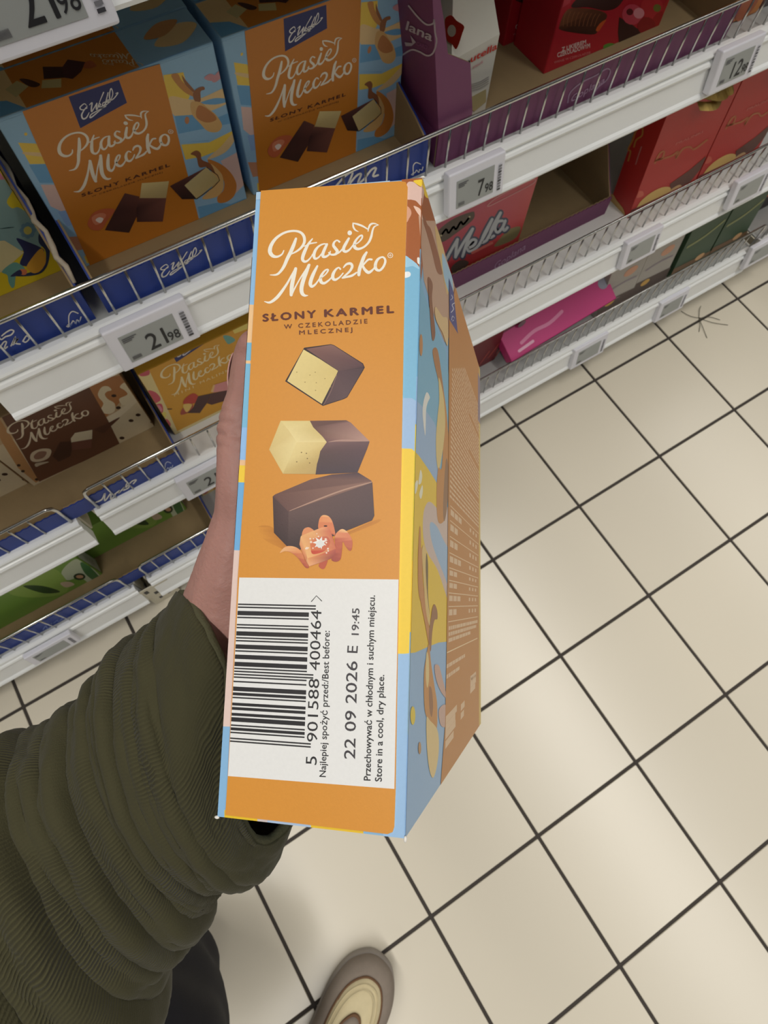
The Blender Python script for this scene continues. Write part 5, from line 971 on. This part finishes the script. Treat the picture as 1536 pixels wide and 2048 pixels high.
ST = [((362, 1208), (566, 1668), .270, .0), ((340, 1228), (540, 1730), .272, 0), ((300, 1262), (492, 1742), .274, 0), ((240, 1305), (446, 1752), .276, 0), ((190, 1372), (430, 1790), .277, 0), ((122, 1438), (400, 1858), .277, 0), ((40, 1468), (345, 1905), .276, 0),
      ((-50, 1520), (322, 1990), .274, 0), ((-130, 1600), (310, 2090), .272, 0), ((-230, 1720), (270, 2230), .268, 0), ((-380, 1880), (200, 2420), .262, 0)]
NS, NR = 190, 150
def st(s_):
    x = s_ * (len(ST) - 1); i = min(int(x), len(ST) - 2); t = x - i; g = lambda k: ST[max(0, min(len(ST) - 1, k))]
    def c1(f): a, b_, c_, d = f(g(i - 1)), f(g(i)), f(g(i + 1)), f(g(i + 2)); return .5 * (2 * b_ + (c_ - a) * t + (2 * a - 5 * b_ + 4 * c_ - d) * t * t + (3 * b_ - a - 3 * c_ + d) * t ** 3)
    return (c1(lambda q: q[0][0]), c1(lambda q: q[0][1])), (c1(lambda q: q[1][0]), c1(lambda q: q[1][1])), c1(lambda q: q[2])
vs = []; rows = []
fwd = Vector(RC[2])
for i in range(NS):
    s_ = i / (NS - 1); U, Lw, d = st(s_); pu, pl = at(*U, d), at(*Lw, d); c = (pu + pl) * .5; a_ = (pu - pl) * .5; R_l = a_.length; au = a_.normalized()
    s2 = min(1, s_ + .01); U2, L2, d2 = st(s2); s1 = max(0, s_ - .01); U1, L1, d1 = st(s1)
    tan = ((at(*U2, d2) + at(*L2, d2)) - (at(*U1, d1) + at(*L1, d1))).normalized(); bv = tan.cross(au).normalized()
    if bv.dot(fwd) > 0: bv = -bv                       # towards the viewer
    k0 = max(0, 1 - s_ / .10); bv = (bv + (-tan) * .22 * k0 * 0).normalized()
    row = []
    for j in range(NR):
        a = 2 * math.pi * j / NR; ca, sa = math.cos(a), math.sin(a)
        q = s_ * 1.0 + .045 * ca * (0.4 + s_) + .012 * noise.noise(Vector((ca * 1.5, sa * 1.5, s_ * 4)))
        # folds running round the arm
        fold = 0
        for o_, am, wd in ((.100, .0030, .020), (.190, .0022, .016), (.270, .0062, .022), (.330, .0016, .012), (.395, .0046, .022), (.49, .0064, .026), (.56, .0022, .015), (.64, .0060, .028), (.76, .0060, .03)):
            x = (q - o_) / wd; am2 = am * (.55 + .9 * abs(noise.noise(Vector((ca * 1.3 + o_ * 30, sa * 1.3, o_ * 17)))))
            fold += am2 * (math.exp(-(x - 1.1) ** 2) * .9 - math.exp(-(x * 1.2 if x > 0 else x * 3.0) ** 2) * 1.1)
        fold += .0016 * noise.noise(Vector((ca * 3, sa * 3, s_ * 26))) + .0007 * noise.noise(Vector((ca * 9, sa * 9, s_ * 60)))
        r = R_l + fold - .0012
        rb = R_l * (.66 + .05 * math.sin(s_ * 9)) + fold
        p = c + au * (r * ca) + bv * (rb * sa)
        if k0 > 0:      # the loose cuff opens towards the box and droops at the lower end
            p += (-tan) * k0 * ((.037 * sa * max(-.6, min(1, (ca + .62) / .7))) if sa > 0 else (-.004 * -sa + .016 * -sa * max(0, -ca)) + .0) + (-tan) * k0 * .008 * max(0, -ca)
        vs.append(p); row.append(len(vs) - 1)
    rows.append(row)
vs.append(sum((vs[k] for k in rows[-1]), Vector()) / NR)
off = person.location; me = bpy.data.meshes.new('sweater_sleeve')
fs = []; uvs = []
for i in range(NS - 1):
    for j in range(NR):
        j2 = (j + 1) % NR; fs.append((rows[i][j], rows[i][j2], rows[i + 1][j2], rows[i + 1][j])); uvs += [(j / NR, i / NS), ((j + 1) / NR, i / NS), ((j + 1) / NR, (i + 1) / NS), (j / NR, (i + 1) / NS)]
for j in range(NR): fs.append((rows[-1][j], rows[-1][(j + 1) % NR], len(vs) - 1)); uvs += [(j / NR, 1), ((j + 1) / NR, 1), ((j + .5) / NR, 1.05)]
me.from_pydata([tuple(v - off) for v in vs], [], fs); me.update(); ul = me.uv_layers.new(name='UVMap'); ul.data.foreach_set('uv', [x for u in uvs for x in u])
slv = put('sweater_sleeve', me, KN, person, True); so = slv.modifiers.new('s', 'SOLIDIFY'); so.thickness = .0026; so.offset = -1
# hem roll at the cuff
bm = bmesh.new(); bm_tube(bm, [vs[rows[0][j % NR]] * .985 + vs[rows[1][j % NR]] * .015 for j in range(0, NR + 3, 3)], [.0021 + .0005 * noise.noise(Vector((j * .3, 0, 0))) for j in range(0, NR + 3, 3)], 8, False)
KP = mat('olive_knit_hem', (76, 74, 50), .9, noise_amt=.12, nscale=300, bump=.0004, bscale=900); frombm('sleeve_hem', bm, KP, person, True)
# --- trouser leg
TRO = mat('dark_navy_trousers', (20, 20, 29), .85, nscale=60, noise_amt=.2, bump=.0003, bscale=900)
bm = bmesh.new(); pts = []
leg = [(at(262, 2500, .50), .085), (at(285, 2260, .58), .084), (at(306, 2090, .68), .082), (at(318, 1985, .78), .076), (at(326, 1930, .88), .068), (at(335, 1890, .98), .058), (at(340, 1870, 1.06), .050)]
P_ = cr([tuple(p) + (r,) for p, r in leg], 12); rings = []
for i, q in enumerate(P_):
    c = Vector(q[:3]); t = (Vector(P_[min(i + 1, len(P_) - 1)][:3]) - Vector(P_[max(i - 1, 0)][:3])).normalized(); u = t.orthogonal().normalized(); v = t.cross(u); ring = []
    for j in range(64):
        a = 2 * math.pi * j / 64; r = q[3] + .004 * noise.noise(Vector((math.cos(a) * 2.5, math.sin(a) * 2.5, i * .12))) + .0025 * math.sin(i * .55 + 2 * math.cos(a))
        ring.append(bm.verts.new(c + (u * math.cos(a) + v * math.sin(a)) * r))
    rings.append(ring)
for A_, B_ in zip(rings, rings[1:]):
    for j in range(64): bm.faces.new((A_[j], A_[(j + 1) % 64], B_[(j + 1) % 64], B_[j]))
bm.faces.new(rings[0]); bm.faces.new(rings[-1]); bmesh.ops.recalc_face_normals(bm, faces=bm.faces); frombm('trouser_leg', bm, TRO, person, True)
# --- shoes: outline of the sole in its own frame, length along +y (toe)
SUEDE = mat('grey_suede', (136, 124, 112), .9, nscale=120, noise_amt=.12, bump=.0003, bscale=1200); BEIGE = mat('beige_canvas', (204, 190, 152), .85, nscale=90, noise_amt=.1, bump=.0002, bscale=1000)
TRIM = mat('brown_piping', (104, 74, 48), .8); SOLE = mat('pale_rubber_sole', (150, 142, 134), .6)
def foot_outline(k=1.0, n=48, dz=0):
    key = [(0, .118), (.022, .112), (.040, .088), (.047, .055), (.044, .01), (.036, -.05), (.035, -.10), (.022, -.135), (0, -.142), (-.022, -.135), (-.034, -.10), (-.034, -.05), (-.040, .01), (-.044, .055), (-.038, .09), (-.020, .112)]
    return [(x * k, (y - .0) * (1 - (1 - k) * .45)) for x, y in cr([(a, b) for a, b in key], 4, True)]
def shoe(toe, direction, nm_suffix=''):
    dv = Vector((direction[0], direction[1], 0)).normalized(); sv = Vector((dv.y, -dv.x, 0)); base = Vector((toe[0], toe[1], 0)) - dv * .118
    W_ = lambda x, y, z: base + sv * x + dv * y + Vector((0, 0, z))
    def loft(name, levels, m_, cap=True):
        bm = bmesh.new(); R_ = []
        for k, z, dy, fz in levels: R_.append([bm.verts.new(W_(x, y + dy, z + fz(x, y))) for x, y in foot_outline(k)])
        for a, b_ in zip(R_, R_[1:]):
            n = len(a)
            for j in range(n): bm.faces.new((a[j], a[(j + 1) % n], b_[(j + 1) % n], b_[j]))
        if cap: bm.faces.new(R_[0][::-1]); bm.faces.new(R_[-1])
        bmesh.ops.recalc_face_normals(bm, faces=bm.faces); return frombm(name, bm, m_, person, True)
    z0 = lambda x, y: 0
    loft('shoe_sole', [(.97, .0006, 0, z0), (1.02, .006, 0, z0), (1.02, .020, 0, z0), (.98, .024, 0, z0)], SOLE)
    hz = lambda x, y: .020 * max(0, min(1, (.06 - y) / .12))
    loft('shoe_toe_bumper', [(.97, .022, 0, z0), (1.0, .032, 0, z0), (.97, .040, 0, hz), (.88, .049, -.001, hz), (.76, .054, -.003, hz), (.70, .0555, -.004, hz)], SUEDE)
    loft('shoe_piping', [(.715, .054, -.004, hz), (.72, .0575, -.004, hz), (.68, .0580, -.004, hz)], TRIM)
    loft('shoe_upper', [(.69, .0545, -.004, hz), (.67, .0585, -.004, hz), (.60, .062, -.006, hz), (.48, .066, -.010, hz), (.36, .069, -.016, hz)], BEIGE)
    for k in (.61, .50):
        pts = [W_(x, y - .006, .0635 + hz(x, y) + (.61 - k) * .035) for x, y in foot_outline(k)]; bm = bmesh.new(); bm_tube(bm, pts + pts[:1], .0006, 5, False); frombm('stitch_line', bm, BEIGE, person, True)
    loft('shoe_tongue', [(.345, .069, -.028, hz), (.34, .074, -.028, hz), (.24, .076, -.03, hz)], SUEDE)
    loft('shoe_piping', [(.37, .068, -.026, hz), (.375, .073, -.026, hz), (.345, .0735, -.026, hz)], TRIM)
    for q in (-.01, -.022): bm = bmesh.new(); bm_tube(bm, [W_(-.010, q, .082), W_(0, q + .001, .084), W_(.010, q, .082)], .0012, 6); frombm('lace', bm, SUEDE, person, True)
tp = onZ(762, 1912, .02); tb = onZ(650, 2120, .02); shoe((tp.x, tp.y), (tp.x - tb.x, tp.y - tb.y))
t2 = onZ(345, 1790, .02); shoe((t2.x, t2.y), (tp.x - tb.x - .02, tp.y - tb.y))
# ------------------------------------------------------------------ stray dark threads on the tiles
t = thing('thread_tuft', 'thin dark stray threads lying on the tiles below the lowest shelf at right', 'threads', tuple(onZ(1400, 640, 0)))
TH = mat('dark_thread', (84, 80, 66), .9); c = (1400, 640)
for q in ([(1398, 636), (1425, 645), (1456, 650)], [(1398, 636), (1406, 655), (1414, 676)], [(1398, 636), (1399, 620), (1402, 612)], [(1398, 636), (1380, 632), (1362, 622)], [(1398, 636), (1400, 650), (1398, 664)], [(1398, 636), (1420, 634), (1440, 640)]):
    P = [onZ(x, y, .0009 + .0015 * (i == 1)) for i, (x, y) in enumerate(q)]; tube('thread', cr([tuple(p) for p in P], 4), .00055, TH, t, 5)
